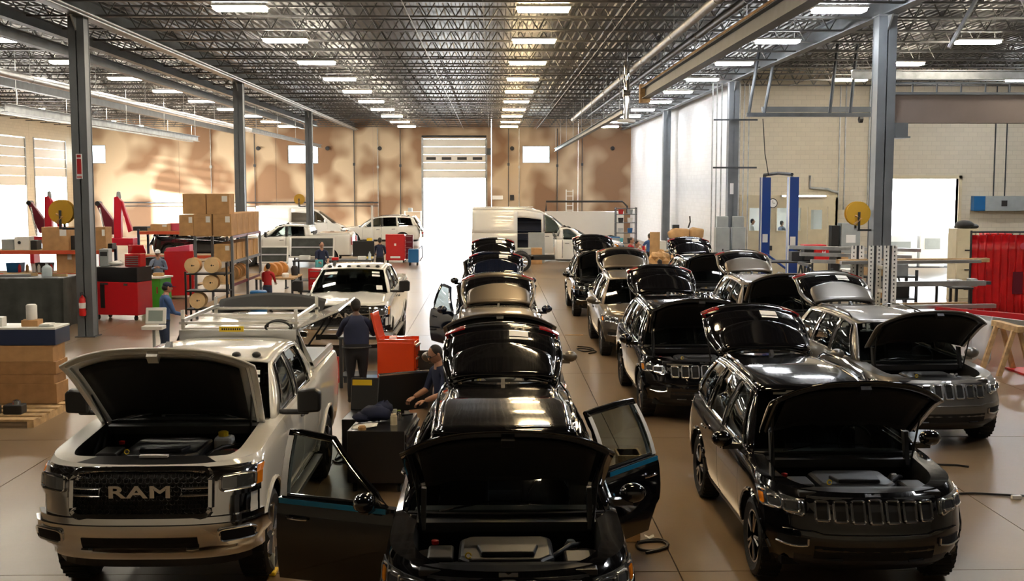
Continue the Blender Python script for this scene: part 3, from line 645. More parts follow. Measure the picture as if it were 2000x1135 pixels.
    if suv and roofrails:
        for s in (1, -1):
            MB().tube([(s * (ip(S['xr'], y) - .02), y, ip(S['rz'], y) + dz) for y, dz in ((2.35, .005), (2.5, .05), (3.2, .06), (3.9, .055), (4.1, .0))], .016, 6).build('roof_rail', 'chrome', t, smooth=50)
        MB().prism([(4.0, 1.70), (4.16, 1.69), (4.15, 1.765), (4.12, 1.77)], -.02, .02, 'x').build('antenna', 'plastic', t)
    if truck:
        for x in (-.5, -.3, -.1, .1, .3, .5): MB().ell((x * 1.1, S['AH'] + .10, ip(S['rz'], S['AH'] + .1) + .03), (.05, .06, .035), 10, 6).build('marker_lamp', 'plastic', t, smooth=60)
        MB().prism([(2.62, 1.97), (2.85, 1.99), (2.84, 2.07), (2.80, 2.075)], -.50, -.44, 'x').build('antenna', 'plastic', t)
    if len(W) > 2:
        for s in (1, -1):
            o = MB().grid(gpatch(S, W[2][0], W[2][1], W[2][2], W[2][3], TW0, TW1, s, -.004)).build('quarter_window', 'glass_dark', t, smooth=60)
            e = gpatch(S, W[2][0], W[2][1], W[2][2], W[2][3], TW0, TW1, s, .006); MB().tube(e[0] + [r[-1] for r in e[1:]] + e[-1][::-1][1:] + [r[0] for r in e[::-1]][1:-1], .011, 5, closed=True).build('window_trim', dlo, o)
    # ---- doors
    bays = [('F', d0, d1, 0), ('R', d1, d2, 1)] if len(W) > 1 else [('F', d0, d1, 0)]
    for s in (1, -1):
        for nm, a, c, wi in bays:
            hx = s * (S['w'][4][1] - .03); H = Vector((hx, a, 0)); b = MB(); g = .007
            ys = frange(a + g, c - g, 12); vv = [v for v in VS if v >= vd - .03]; vv[0] = vd
            def pt(y, v, off=0.):
                q = arch_fix(S, ip(S['w'], v) - off, y, S['zb'] + v * (zt(S, y) - S['zb'])); return (s * q[0] - H.x, q[1] - H.y, q[2])
            rows = [[pt(y, v) for y in ys] for v in vv]; rin = [[pt(y, v, .09) for y in ys] for v in vv]
            keep = lambda i, j: not all(in_arch(S, ys[q], S['zb'] + vv[p] * (zt(S, ys[q]) - S['zb'])) for p in (i, i + 1) for q in (j, j + 1))
            for i in range(len(vv) - 1):
                for j in range(len(ys) - 1):
                    if keep(i, j):
                        b.add([rows[i][j], rows[i][j + 1], rows[i + 1][j + 1], rows[i + 1][j]], [(0, 1, 2, 3)], 0).add([rin[i][j], rin[i][j + 1], rin[i + 1][j + 1], rin[i + 1][j]], [(0, 1, 2, 3)], 1)
            for e0, e1 in ((rows[0], rin[0]), (rows[-1], rin[-1]), ([r[0] for r in rows], [r[0] for r in rin]), ([r[-1] for r in rows], [r[-1] for r in rin])): b.grid([e0, e1], 0)
            if film: pass
            dn = b.build('door', [paint, 'trim'], t, loc=tuple(H), smooth=32); dn['label'] = ('front ' if nm == 'F' else 'rear ') + 'door'
            ang = op.get(('R' if s == 1 else 'L', nm), 0.); dn.rotation_euler = (0, 0, -s * R(ang))
            w4 = W[wi]; pg = gpatch(S, w4[0], w4[1], w4[2], w4[3], TW0, TW1, s, -.004); sh = lambda p: (p[0] - H.x, p[1] - H.y, p[2])
            gm = 'glass' if (nm == 'F' or ang) else 'glass_dark'
            MB().grid([[sh(p) for p in r] for r in pg]).build('window', gm, dn, smooth=60)
            e = gpatch(S, w4[0], w4[1], w4[2], w4[3], TW0 - .02, TW1 + .02, s, .008); loop = e[0] + [r[-1] for r in e[1:]] + e[-1][::-1][1:] + [r[0] for r in e[::-1]][1:-1]
            MB().tube([sh(p) for p in loop], .014, 6, closed=True).build('window_trim', dlo, dn)
            if ang or film:
                e2 = gpatch(S, w4[0] - .03, w4[1] + .03, w4[2] - .02, w4[3] + .03, -.02, TW1 + .05, s, -.01); l2 = e2[0] + [r[-1] for r in e2[1:]] + e2[-1][::-1][1:] + [r[0] for r in e2[::-1]][1:-1]
                MB().tube([sh(p) for p in l2], .028, 6, closed=True).build('window_frame', paint, dn)
            if film and ang:
                q = gpatch(S, w4[1] - .015, w4[1] + .045, w4[3] - .01, w4[3] + .04, .0, TW1, s, .025, 1, 5); MB().grid([[sh(p) for p in r] for r in q]).build('protective_film', 'film_white', dn, solid=.004)['label'] = 'white protective film strip'
                q2 = gpatch(S, w4[1] - .015, w4[1] + .045, w4[3] - .01, w4[3] + .04, .0, TW1, s, -.045, 1, 5); MB().grid([[sh(p) for p in r] for r in q2]).build('protective_film', 'film_white', dn, solid=.004)
                if nm == 'R':
                    q = gpatch(S, w4[0] - .05, w4[0] + .01, w4[2] - .04, w4[2] + .01, .0, TW1, s, .025, 1, 5); MB().grid([[sh(p) for p in r] for r in q]).build('protective_film', 'film_white', dn, solid=.004)
                for of in (.02, -.075):
                    q = [[(s * (ip(S['w'], 1) + of) - H.x, y - H.y, zt(S, y) + dz) for y in frange(a + .08, c - .02, 6)] for dz in (-.045, .0)]; MB().grid(q).build('masking_tape', 'film_blue', dn, solid=.004)['label'] = 'blue masking tape along the sill'
            MB().tube([(s * (S['w'][4][1] + .012) - H.x, c - .30 - H.y, zt(S, c) - .16), (s * (S['w'][4][1] + .035) - H.x, c - .27 - H.y, zt(S, c) - .155), (s * (S['w'][4][1] + .035) - H.x, c - .14 - H.y, zt(S, c) - .15), (s * (S['w'][4][1] + .012) - H.x, c - .11 - H.y, zt(S, c) - .15)], .014, 6).build('door_handle', 'plastic' if truck or paint != 'black_paint' else 'chrome', dn, smooth=50)
            if nm == 'F':
                mx, my, mz = s * (S['w'][4][1] + (.12 if suv else .2)), a + (.20 if not van else .1), zt(S, a) + (.09 if suv else .15)
                hw, hh = (.115, .085) if suv else (.12, .13 if truck else .17); b = MB()
                if suv: b.ell((mx - H.x, my - H.y, mz), (hw, .085, hh), 14, 10)
                else: b.prism([(mx - H.x - s * hw, mz - hh), (mx - H.x + s * hw, mz - hh * .9), (mx - H.x + s * hw * 1.05, mz + hh * .7), (mx - H.x + s * hw * .6, mz + hh), (mx - H.x - s * hw, mz + hh * .9)], my - H.y - .06, my - H.y + .06, 'y')
                b.box(min(mx, s * .88) - H.x, max(mx, s * .88) - H.x, my - .03 - H.y, my + .04 - H.y, mz - hh - .02, mz - hh + .035)
                mo = b.build('mirror', paint if suv else 'plastic' if truck else 'white_paint', dn, smooth=50, bevel=0 if suv else .025)
                MB().ell((mx - H.x, my + .05 - H.y, mz), (hw * .85, .04, hh * .82), 12, 8).build('mirror_glass', 'chrome', mo, smooth=60)
    # ---- wheels
    ty, rm, dk = wheel_meshes(S)
    for s in (1, -1):
        for a in S['ax']:
            wo = put('wheel', ty, t, (s * (S['w'][4][1] - S['tw'] / 2 - .015), a, S['tr']), (0, 0, 0 if s == 1 else PI)); put('rim', rm, wo); put('brake_disc', dk, wo)
    # ---- hood
    hy, hz = A0 - .14, zt(S, A0) + .01; ytop = ip(S['yf'], 1)
    fw = (.80 if suv else .85); hwk = ip(S['w'], 1)
    def HP(u, q, dz=0., sc=1.):
        yb = hy - .10 * (1 - u * u); ye = ytop - .02 + (.32 if suv else .24) * abs(u) ** 2.6
        y = lerp(yb, ye, q); x = u * lerp(.86, .90 if suv else .95, q) * hwk * sc
        return (x, y - hy, zt(S, y) + .018 + .05 * (1 - u ** 4) - (.05 * q ** 6) - hz + dz + (.018 * (1 if .25 < abs(u) < .6 else 0)) * (1 - q))
    b = MB().grid([[HP(u, q) for u in frange(-1, 1, 20)] for q in frange(0, 1, 12)])
    ho = b.build('hood', paint if not (hood and truck) else paint, t, loc=(0, hy + (.06 if hood and suv else 0), hz + (.24 if hood and suv else 0)), rot=(-R(hood), 0, 0), smooth=40, solid=.022)
    if hood:
        if suv:
            for s in (1, -1): MB().prism([(hy - .10, hz - .08), (hy - .02, hz - .08), (hy + .06, hz + .24), (hy - .02, hz + .24)], s * .68 - .02, s * .68 + .02, 'x').build('hood_hinge', 'plastic', t)
        MB().grid([[HP(u * .83, .06 + q * .80, -.045) for u in frange(-1, 1, 14)] for q in frange(0, 1, 8)]).build('hood_liner', 'liner', ho, smooth=60, solid=.02)
        b = MB()
        for u in (-.92, .92): b.tube([HP(u, q, -.035) for q in frange(.03, .96, 8)], .02, 5)
        b.tube([HP(u, .95, -.035) for u in frange(-.92, .92, 14)], .022, 5).box(-.05, .05, HP(0, .97)[1] - .0, HP(0, .97)[1] + .1, HP(0, .95)[2] - .10, HP(0, .95)[2] - .03); b.build('hood_frame', paint if truck else 'plastic', ho)
        ca, sa = math.cos(R(hood)), math.sin(R(hood))
        for s in (1, -1):
            q = HP(s * .9, .45, -.03); p = (q[0], ho.location.y + q[1] * ca + q[2] * sa, ho.location.z - q[1] * sa + q[2] * ca)
            MB().cyl((s * .70, hy - .10, hz - .10), p, .011, n=6).build('hood_strut', 'plastic', t)
    # ---- engine bay
    if hood:
        z0 = S['zb'] + .15; zc = zt(S, .8); yb = S['yb']; y1 = A0 - .22; 
        b = MB().box(-.72, .72, yb - .02, y1, z0, zc - .42); b.build('engine_block', 'liner', t)
        b = MB(); cy0, cy1 = yb + .16, y1 - .08; b.prism([(-.30, cy0), (.26, cy0), (.36, cy0 + .12), (.36, cy1 - .06), (.28, cy1), (-.30, cy1), (-.38, cy1 - .1), (-.38, cy0 + .1)], zc - .42, zc - .05, 'z')
        eo = b.build('engine_cover', 'engine', t, bevel=.04, seg=3)
        MB().prism([(-.2, cy0 + .1), (.2, cy0 + .1), (.24, cy0 + .3), (-.24, cy0 + .3)], zc - .06, zc - .02, 'z').build('cover_rib', 'plastic', eo, bevel=.012)
        MB().box(-.62, -.42, cy0 + .1, cy0 + .42, zc - .4, zc - .06).build('fuse_box', 'plastic', t, bevel=.02)
        MB().box(.44, .66, cy0 + .05, cy0 + .34, zc - .4, zc - .08).build('battery', 'engine', t, bevel=.02)
        MB().tube([(-.36, cy0 + .3, zc - .2), (-.5, cy0 + .1, zc - .15), (-.55, yb + .08, zc - .2)], .045, 8).build('intake_hose', 'plastic', t, smooth=50)
        MB().tube([(.36, cy0 + .35, zc - .14), (.5, cy0 + .45, zc - .08), (.6, y1 - .05, zc - .14)], .022, 8).build('radiator_hose', 'plastic', t, smooth=50); MB().tube([(.2, cy0, zc - .2), (.35, yb + .05, zc - .16), (.55, yb + .1, zc - .2)], .022, 6).build('coolant_hose', 'silver' if suv else 'plastic', t, smooth=50)
        MB().lathe([(.055, 0), (.055, .16), (.03, .2)], (.52, y1 - .06, zc - .30), 'z', 12).build('fluid_reservoir', 'white_plastic', t, smooth=50)
        MB().lathe([(.03, 0), (.032, .03), (.02, .035)], (-.58, y1 - .08, zc - .12), 'z', 10).build('filler_cap', 'red_plastic', t)
        MB().tube([(-.30 + .022 * math.cos(a), cy0 + .05 + .0 * a, zc - .03 + .022 * math.sin(a)) for a in frange(0, 5.8, 8)], .006, 5).cyl((-.30, cy0 + .05, zc - .2), (-.30, cy0 + .05, zc - .05), .006, n=5).build('dipstick', 'yellow', t)
        MB().lathe([(.025, 0), (.028, .03), (.015, .034)], (.46, yb + .10, zc - .10), 'z', 10).build('washer_cap', 'yellow', t)
        for s in (1, -1): MB().lathe([(.11, 0), (.10, .06), (.04, .07)], (s * .62, S['ax'][0] + .05, zc - .20), 'z', 14).build('strut_tower', 'engine', t, smooth=50)
        MB().prism([(yb - .06, zc - .10), (yb + .10, zc - .08), (yb + .10, zc - .04), (yb - .06, zc - .05)], -.66, .66, 'x').build('radiator_support', 'plastic', t, bevel=.01)
        if truck:
            MB().box(.38, .56, y1 - .26, y1 - .08, zc - .30, zc - .02).build('coolant_tank', 'white_plastic', t, bevel=.03)
            MB().lathe([(.05, 0), (.05, .04), (.03, .05)], (.46, y1 - .17, zc - .02), 'z', 10).build('tank_cap', 'yellow', t)
            MB().box(.52, .70, cy0 + .32, cy0 + .44, zc - .16, zc - .10).build('battery_terminal_cover', 'red_plastic', t, bevel=.01)
            MB().box(-.10, .16, yb - .07, yb - .02, zc - .02, zc + .0).build('label_plate', 'paper', t)
        elif sticker: MB().box(.02, .20, cy0 + .25, cy0 + .40, zc - .098, zc - .094).build('paper_sheet', 'paper', t)
    # ---- front face
    if suv:
        zg = .845; MB()
        fpatch(S, -.60, .60, .735, .955, -.004, 16, 3).build('grille_panel', 'plastic', t)
        for i in range(7):
            x = (i - 3) * .158; hh = .098 - .006 * abs(i - 3); fring(S, x, zg, .056, hh, .02, .018, .013).build('grille_slot', 'brightwork', t, smooth=50)
            fpatch(S, x - .05, x + .05, zg - hh + .01, zg + hh - .01, .006, 2, 2, depth=.008).build('grille_mesh', 'liner', t)
        for s in (1, -1):
            h = fpatch(S, s * .62, s * .945, .80, .925, .016, 10, 3, slant=.03).build('headlight', 'lens', t, smooth=40)
            b = fring(S, s * .72, .866, .062, .045, .02, .022, .010); fring(S, s * .84, .877, .045, .045, .02, .022, .010, b); fring(S, s * .785, .868, .155, .062, .025, .02, .009, b, slant=.1 * s); b.build('lamp_ring', 'brightwork', h, smooth=50)
            b = MB(); 
            for cx in (.72, .84): fpatch(S, s * (cx - .04), s * (cx + .04), .84, .90, .018, 2, 2, b, depth=.004)
            b.build('reflector', 'trim', h)
            fpatch(S, s * .915, s * .935, .835, .915, .024, 2, 3, depth=.015).build('marker_lamp', 'amber', h)
            f = fpatch(S, s * .60, s * .84, .515, .60, .006, 6, 2).build('fog_lamp', 'liner', t)
            b = MB().tube([fs(S, s * (.60 + .04 * i), .535 - .02 * math.sin(i / 6 * PI) , .02) for i in range(7)], .011, 6); b.tube([fs(S, s * .60, .535 + .03 * i, .02) for i in range(3)], .009, 5); b.build('chrome_bezel', 'brightwork', f, smooth=50)
        fpatch(S, -.55, .55, .40, .53, .004, 14, 2).build('lower_grille', 'liner', t)
        MB().tube([fs(S, x, .665 - .02 * (abs(x) < .5), .006) for x in frange(-.8, .8, 20)], .009, 5).build('bumper_crease', paint, t)
        for s in (1, -1): MB().tube([fs(S, s * x, .40, .02) for x in (.3, .34, .4, .44)], .014, 6).build('tow_hook', 'plastic', t)
        fpatch(S, -.07, .07, .962, .985, .006, 4, 1).build('hood_badge', 'silver', t)
    elif truck:
        fpatch(S, -.985, .985, .85, 1.275, .004, 26, 5).build('grille_panel', 'chrome', t, smooth=40)
        g = fpatch(S, -.58, .58, .89, 1.23, .012, 14, 4).build('grille_insert', 'liner', t)
        b = MB()
        for r_ in range(9):
            for c_ in range(18):
                b.tube([fs(S, -.55 + .064 * c_ + .032 * (r_ % 2) + .024 * math.cos(R(a)), .91 + .038 * r_ + .022 * math.sin(R(a)), .016) for a in range(30, 390, 60)], .004, 3, closed=True)
        b.build('grille_mesh', 'plastic', g)
        b = fring(S, 0, 1.06, .61, .20, .08, .03, .034); b.build('grille_surround', 'chrome', t, smooth=50)
        for s in (1, -1):
            b = MB()
            b.tube([fs(S, s * .60, 1.117, .035)] + [fs(S, s * (.36 + .06 * i), 1.117, .035) for i in range(3, -1, -1)] + [fs(S, s * (.36 + .06 * i), 1.053, .035) for i in range(4)] + [fs(S, s * .60, 1.053, .035)], .013, 6)
            b.build('grille_bar', 'brightwork', t, smooth=50)
        if name_badge:
            cu = bpy.data.curves.new('lettering', 'FONT'); cu.body = name_badge; cu.size = .15; cu.extrude = .014; cu.align_x = 'CENTER'; cu.align_y = 'CENTER'; cu.space_character = 1.12; cu.offset = .004
            o = bpy.data.objects.new('lettering_curve', cu); COL.objects.link(o); me = bpy.data.meshes.new_from_object(o.evaluated_get(bpy.context.evaluated_depsgraph_get())); bpy.data.objects.remove(o)
            me.materials.clear(); me.materials.append(M['brightwork']); p = fs(S, 0, 1.085, .045); put('lettering', me, t, p, (PI / 2, 0, 0)).scale = (1.75, 1, 1)
        b = MB()
        for z0, z1, of in ((.45, .58, .06), (.58, .80, .085), (.80, .855, .05)): fpatch(S, -.985, .985, z0, z1, of, 28, 3, b, depth=.1)
        bo = b.build('front_bumper', 'chrome', t, smooth=50)
        fpatch(S, -.50, .50, .585, .69, .092, 12, 2, depth=.02).build('bumper_intake', 'liner', bo)
        for s in (1, -1):
            fpatch(S, s * .68, s * .90, .64, .74, .094, 6, 2, depth=.02).build('fog_lamp', 'liner', bo, smooth=40)
            fring(S, s * .79, .69, .125, .062, .04, .098, .012).build('fog_bezel', 'brightwork', bo, smooth=50)
            MB().tube([fs(S, s * x, .575, .11) for x in (.40, .44, .48, .50)], .018, 6).build('tow_hook', 'chrome', bo)
            h = fpatch(S, s * .665, s * .985, 1.02, 1.255, .02, 10, 4).build('headlight', 'chrome', t, smooth=40)
            fpatch(S, s * .70, s * .93, 1.09, 1.19, .03, 6, 2, depth=.012).build('projector_lens', 'lens', h)
            b = fring(S, s * .815, 1.14, .13, .065, .03, .034, .012); b.build('lamp_ring', 'silver', h)
            fpatch(S, s * .955, s * .988, 1.08, 1.24, .026, 2, 3, depth=.012).build('marker_lamp', 'amber', h)
        fpatch(S, -.90, .90, .36, .50, -.01, 16, 2).build('lower_valance', 'plastic', t)
        for s in (1, -1): MB().box(s * .985 - .05, s * .985 + .05, 1.75, min(4.1, L - .2), .44, .49).build('running_board', 'brushed', t)
        tl = 'cabonly' in S or [MB().box(s * .93 - .06, s * .93 + .06, 6.02, 6.07, 1.05, 1.42).build('taillight', 'red_lens', t) for s in (1, -1)]
    else:
        fpatch(S, -.55, .55, .62, .98, .006, 12, 4).build('grille_panel', 'plastic', t)
        for s in (1, -1): fpatch(S, s * .60, s * .92, .82, 1.08, .012, 8, 3).build('headlight', 'lens', t)
    # ---- cabin
    if not van:
        zf = S['zb'] + .12
        for s in (1, -1): seat(s * .38, A0 + 1.25, zf + .18, .5, 'seat' if suv else 'seat_grey', t)
        if 'cabonly' not in S: seat(0, A0 + 2.15, zf + .18, 1.3, 'seat' if suv else 'seat_grey', t, 'rear_bench')
    MB().prism([(A0 + .02, zt(S, A0) - .35), (A0 + .45, zt(S, A0) - .35), (A0 + .40, zt(S, A0) - .04), (A0 + .08, zt(S, A0) - .0)], -ip(S['xb'], A0) * .9, ip(S['xb'], A0) * .9, 'x').build('dashboard', 'trim', t, bevel=.03)
    MB().tube([(.38 + .18 * math.cos(a), A0 + .52 + .06 * math.sin(a), zt(S, A0) + .0 + .17 * math.sin(a)) for a in frange(0, 2 * PI * 15 / 16, 15)], .015, 6, closed=True).build('steering_wheel', 'plastic', t)
    # ---- tailgate
    if suv:
        al = R(hatch if hatch is not None else -60); hyy, hzz = S['DT'] - .02, ip(S['rz'], S['DT']) + .0; X = Matrix.Translation((0, hyy, hzz)) @ Matrix.Rotation(al, 4, 'X')
        def TP(u, d, nz=0.): 
            hw = ip([(0, .585), (.35, .66), (.6, .69), (1.15, .655)], d); return (u * hw, d - .10 * (1 - u * u) * (d / 1.15) * 0 + .06 * (1 - u * u) * (d > .5) * (d - .5), nz + .075 * (1 - u * u) - .05 * abs(u) ** 4 + .09 * math.sin(min(1, d / .75) * PI / 2) * 0 + ip([(0, 0), (.10, .045), (.16, .02), (.55, .0), (.7, .05), (1.0, .05), (1.15, 0)], d))
        b = MB(); N16 = frange(-1, 1, 16)
        b.grid([[TP(u, d) for u in N16] for d in (.96, 1.02, 1.08, 1.12)], 0, X)
        for s in (1, -1): b.grid([[TP(s * u, d) for u in (.93, .97, 1.0)] for d in frange(.04, .97, 9)], 0, X)
        tg = b.build('tailgate', paint, t, smooth=45, solid=.04)
        MB().grid([[TP(u, d, -.004) for u in frange(-.94, .94, 12)] for d in frange(.03, .97, 10)], 0, X).build('rear_glass', 'black_paint', tg, smooth=60, solid=.03)
        sp = lambda d: .56 * (1 - (max(0, d - .22) / .34) ** 3) ** .33 if d < .559 else .2
        MB().grid([[(u * sp(d), d, .075 + .05 * (1 - u ** 4) + .10 * d) for u in N16] for d in (0, .08, .2, .3, .38, .45, .50, .535, .552)], 0, X).build('roof_spoiler', paint, tg, smooth=50, solid=.04)
        MB().grid([[TP(u, d, -.075) for u in frange(-.84, .84, 10)] for d in frange(.1, 1.08, 5)], 0, X).build('inner_trim', 'trim', tg, smooth=60)
        MB().tube([X @ Vector(TP(u, 1.12, .0)) for u in frange(-1, 1, 18)], .012, 6).build('chrome_strip', 'chrome', tg, smooth=50)
        for s in (1, -1): MB().grid([[TP(s * u, d, .012) for u in (.66, .8, .9, 1.0)] for d in (1.00, 1.06, 1.115)], 0, X).build('taillight', 'red_lens', tg, solid=.02)
        if sticker: MB().grid([[TP(u, d, .012) for u in (.12, .28, .44)] for d in (.76, .82, .87)], 0, X).build('sticker', 'paper', tg)
        if sticker: MB().grid([[TP(u, d, .012) for u in (.12, .28, .44)] for d in (.70, .74)], 0, X).build('sticker', 'paper', tg)
        for s in (1, -1):
            e = X @ Vector(TP(s * .97, .5, -.04)); MB().cyl((s * .60, S['DB'] - .05, 1.2), tuple(e), .012, n=6).build('gas_strut', 'plastic', t)
    return t
# ------------------------------------------------------------------ the parked cars
J = 'car'
car(JEEP, 'suv', 'black SUV nearest the camera in the middle row, side doors swung open', J, (.12, 8.0, 0), 'black_paint', hood=42, hatch=24, op={('L', 'F'): 72, ('R', 'R'): 42}, film=True, sticker=True)
car(JEEP, 'suv', 'bronze tan SUV second in the middle row between two dark ones', J, (.12, 16.0, 0), 'tan_paint', hood=42, hatch=24)
car(JEEP, 'suv', 'dark navy SUV third in the middle row, one front door open', J, (.10, 23.0, 0), 'navy_paint', hood=42, hatch=24, op={('L', 'F'): 28}, sticker=True)
car(JEEP, 'suv', 'black SUV last in the middle row before the white van', J, (.05, 30.6, 0), 'black_paint', hood=42, hatch=24, sticker=True)
car(JEEP, 'suv', 'large black SUV front right with seven slot chrome grille and open hood', J, (3.50, 10.12, 0), 'black_paint', hood=42, hatch=24, sticker=True)
car(JEEP, 'suv', 'black SUV second in the row right of the aisle, hood raised', J, (3.42, 18.1, 0), 'black_paint', hood=42, hatch=24)
car(JEEP, 'suv', 'tan SUV with its hood closed in the row right of the aisle', J, (3.42, 25.0, 0), 'tan_paint', hood=0, hatch=24)
car(JEEP, 'suv', 'black SUV farthest back in the row right of the aisle', J, (3.35, 33.0, 0), 'black_paint', hood=42, hatch=24)
car(JEEP, 'suv', 'silver grey SUV at the far right with its hood open', J, (6.62, 16.25, 0), 'grey_paint', rzr=R(3), hood=42, hatch=24, sticker=True)
car(JEEP, 'suv', 'bronze SUV behind the silver one, hood and tailgate raised', J, (6.30, 23.6, 0), 'tan_paint', hood=42, hatch=24)
car(JEEP, 'suv', 'black SUV farthest back in the rightmost row, near the grey cabinets', J, (6.25, 31.2, 0), 'black_paint', hood=42, hatch=24, sticker=True)
T1 = car(TRUCK, 'pickup_truck', 'white pickup at lower left with chrome grille and hood raised', 'pickup truck', (-3.14, 10.05, 0), 'white_paint', hood=46, name_badge='RAM', wst=((.66, .88, .74, .82), (.66, .88, .60, .68), (.78, .9, .25, .4)))
T2 = car(TRUCK, 'pickup_truck', 'second white pickup parked behind the first, hood closed', 'pickup truck', (-3.2, 24.2, 0), 'white_paint', hood=0, name_badge='RAM', wst=((.62, .85, .78, .86), (.62, .85, .64, .72), (.72, .88, .12, .28), (-.85, -.45, .72, .84)))
# ------------------------------------------------------------------ vehicles farther back
V1 = car(VAN, 'cargo_van', 'tall white cargo van with its sliding door open, right of the bay door', 'van', (4.95, 60.0, 0), 'white_paint', rzr=PI / 2)
b = MB()
for z in (1.05, 1.5, 1.95): b.box(-.2, .55, 2.35, 3.6, z, z + .03)
b.box(.5, .55, 2.3, 3.6, .5, 2.4).build('van_shelving', 'navy_tool', V1); MB().box(-.9, .9, 1.3, 5.9, .5, .55).build('load_floor', 'trim', V1)
t = car(CAB, 'chassis_cab_truck', 'white bare chassis cab truck in front of the cargo van', 'truck', (6.1, 52.6, 0), 'white_paint', rzr=PI / 2)
MB().box(-.5, -.38, 3.1, 6.0, .5, .68).box(.38, .5, 3.1, 6.0, .5, .68).box(-.5, .5, 4.2, 4.3, .5, .65).box(-.5, .5, 5.4, 5.5, .5, .65).build('chassis_frame', 'plastic', t)
t = car(JEEP, 'suv', 'white SUV parked sideways left of the bay door', J, (-9.9, 75, 0), 'white_paint', rzr=-PI / 2); t.scale = (1.1, 1.1, 1.12)
t = car(VAN, 'cargo_van', 'white van parked along the back wall behind the left column', 'van', (-10.2, 82.5, 0), 'white_paint', rzr=PI / 2); t.scale = (.9, 1.08, .9)
t = car(TRUCK, 'pickup_truck', 'white pickup parked sideways behind the tall cartons', 'pickup truck', (-12.7, 56, 0), 'white_paint', rzr=-PI / 2)
MB().prism([(4.3, 1.53), (5.98, 1.53), (5.9, 1.62), (4.4, 1.62)], -.9, .9, 'x').build('tonneau_cover', 'white_paint', t)
t = car(TRUCK, 'pickup_truck', 'white pickup at far left below the red crane arms', 'pickup truck', (-27.5, 63, 0), 'white_paint', rzr=PI / 2)
car(JEEP, 'suv', 'dark SUV parked sideways behind the second red crane', J, (-13.2, 62, 0), 'black_paint', rzr=PI / 2)
# ---- cap with ladder rack on the near pickup
t = thing('truck_cap', 'white aluminium canopy with ladder rack on the nearest pickup bed', 'truck canopy', (-3.14, 14.29, 1.54)); t.scale = (1, 1, .80)
b = MB(); b.box(-.92, .92, .0, 1.74, 0, .04); b.prism([(-.92, .04), (.92, .04), (.72, .62), (-.72, .62)], 0, .03, 'y'); b.prism([(-.92, .04), (-.88, .04), (-.68, .62), (-.72, .62)], 0, 1.74, 'y')
b.prism([(.72, .62), (.68, .62), (.70, .56), (.74, .56)], 0, 1.74, 'y').prism([(.92, .04), (.88, .04), (.86, .10), (.90, .10)], 0, 1.74, 'y'); b.build('side_panels', 'white_paint', t)
for k in range(7): MB().box(-.72, .72, .01 + k * .25, .25 + k * .25, .62, .645).build('roof_slat', 'white_paint', t)
X = Matrix.Translation((.73, 0, .62)) @ Matrix.Rotation(R(-28), 4, 'Y')
w1 = MB().box(0, .58, .02, 1.72, 0, .03, 0, X).build('side_door', 'white_paint', t); MB().box(.03, .55, .05, 1.69, -.012, 0, 0, X).build('door_lining', 'seat_grey', w1)
b = MB(); 
for y in (.3, 1.4): b.cyl((.80, y, .3), tuple(X @ Vector((.4, y, 0))), .014, n=6)
b.build('gas_strut', 'plastic', t)
for x in (-.70, .66): MB().box(x, x + .04, -.05, 1.8, .74, .79).build('rack_rail', 'aluminium', t)
for y in (-.02, .85, 1.72): MB().box(-.74, .74, y, y + .05, .70, .74).build('cross_bar', 'white_paint', t)
for x in (-.72, .68):
    for y in (0, 1.72): MB().box(x, x + .04, y, y + .04, .645, .92).build('rack_post', 'white_paint', t)
MB().box(-.72, .72, -.10, -.02, .46, .62).build('cab_guard', 'aluminium', t)
rows_ = [[(x, 1.74 + d, .60 + .38 * d + .12 * (1 - (x / .76) ** 2) * 1.0) for x in frange(-.76, .76, 12)] for d in frange(0, .55, 5)]
MB().grid(rows_).build('rear_hatch', 'liner', t, smooth=60, solid=.03)['label'] = 'black domed rear hatch swung up'
s_ = MB().box(-.22, .08, -.125, -.105, .60, .68).build('warning_plate', 'yellow', t); b = MB()
for k in range(9): b.box(-.19 + k * .027, -.172 + k * .027, -.129, -.125, .625, .655)
b.build('plate_lettering', 'trim', s_)
MB().tube([(.50 + .16 * math.cos(a), -.14 + .02 * a, .66 + .10 * math.sin(a)) for a in frange(0, 11, 30)], .016, 6).tube([(.62, .0, .64), (.74, -.05, .5), (.80, -.04, .2), (.84, .02, .1)], .016, 6).build('cable_bundle', 'cable', t, smooth=50)
# ------------------------------------------------------------------ small builders
def crumple(parts, amp=.28, seed=2):
    rn = random.Random(seed); b = MB()
    for c, r in parts:
        o = len(b.v); b.ell(c, r, 14, 8); n_ = len(b.v)
        for i in range(o, n_):
            p = Vector(b.v[i]) - Vector(c); b.v[i] = tuple(Vector(c) + p * (1 + rn.uniform(-amp, amp)))
    return b
def rect(px0, px1, py0, py1, Y):
    a = at(px0, py1, Y); c = at(px1, py0, Y); return a[0], c[0], a[2], c[2]
def carton(x0, x1, y0, y1, z0, z1, label, m='cardboard', group=None, lab=True, rz=0):
    cx, cy = (x0 + x1) / 2, (y0 + y1) / 2; w_, d_, h_ = (x1 - x0) / 2, (y1 - y0) / 2, z1 - z0
    t = thing('carton', label, 'box', (cx, cy, z0), rz, group)
    b = MB().box(-w_, w_, -d_, d_, 0, h_); b.build('body', m, t, bevel=.008)
    MB().box(-w_ - .001, w_ + .001, -.03, .03, h_ - .001, h_ + .003).build('tape', 'kraft', t)
    MB().box(-w_ * .97, w_ * .97, -d_ - .003, -d_ + .001, h_ * .80, h_ * .806).build('flap_seam', 'cardboard_dark', t)
    if lab: MB().box(w_ * .35, w_ * .85, -d_ - .004, -d_, h_ * .62, h_ * .9).build('shipping_label', 'paper', t)
    return t
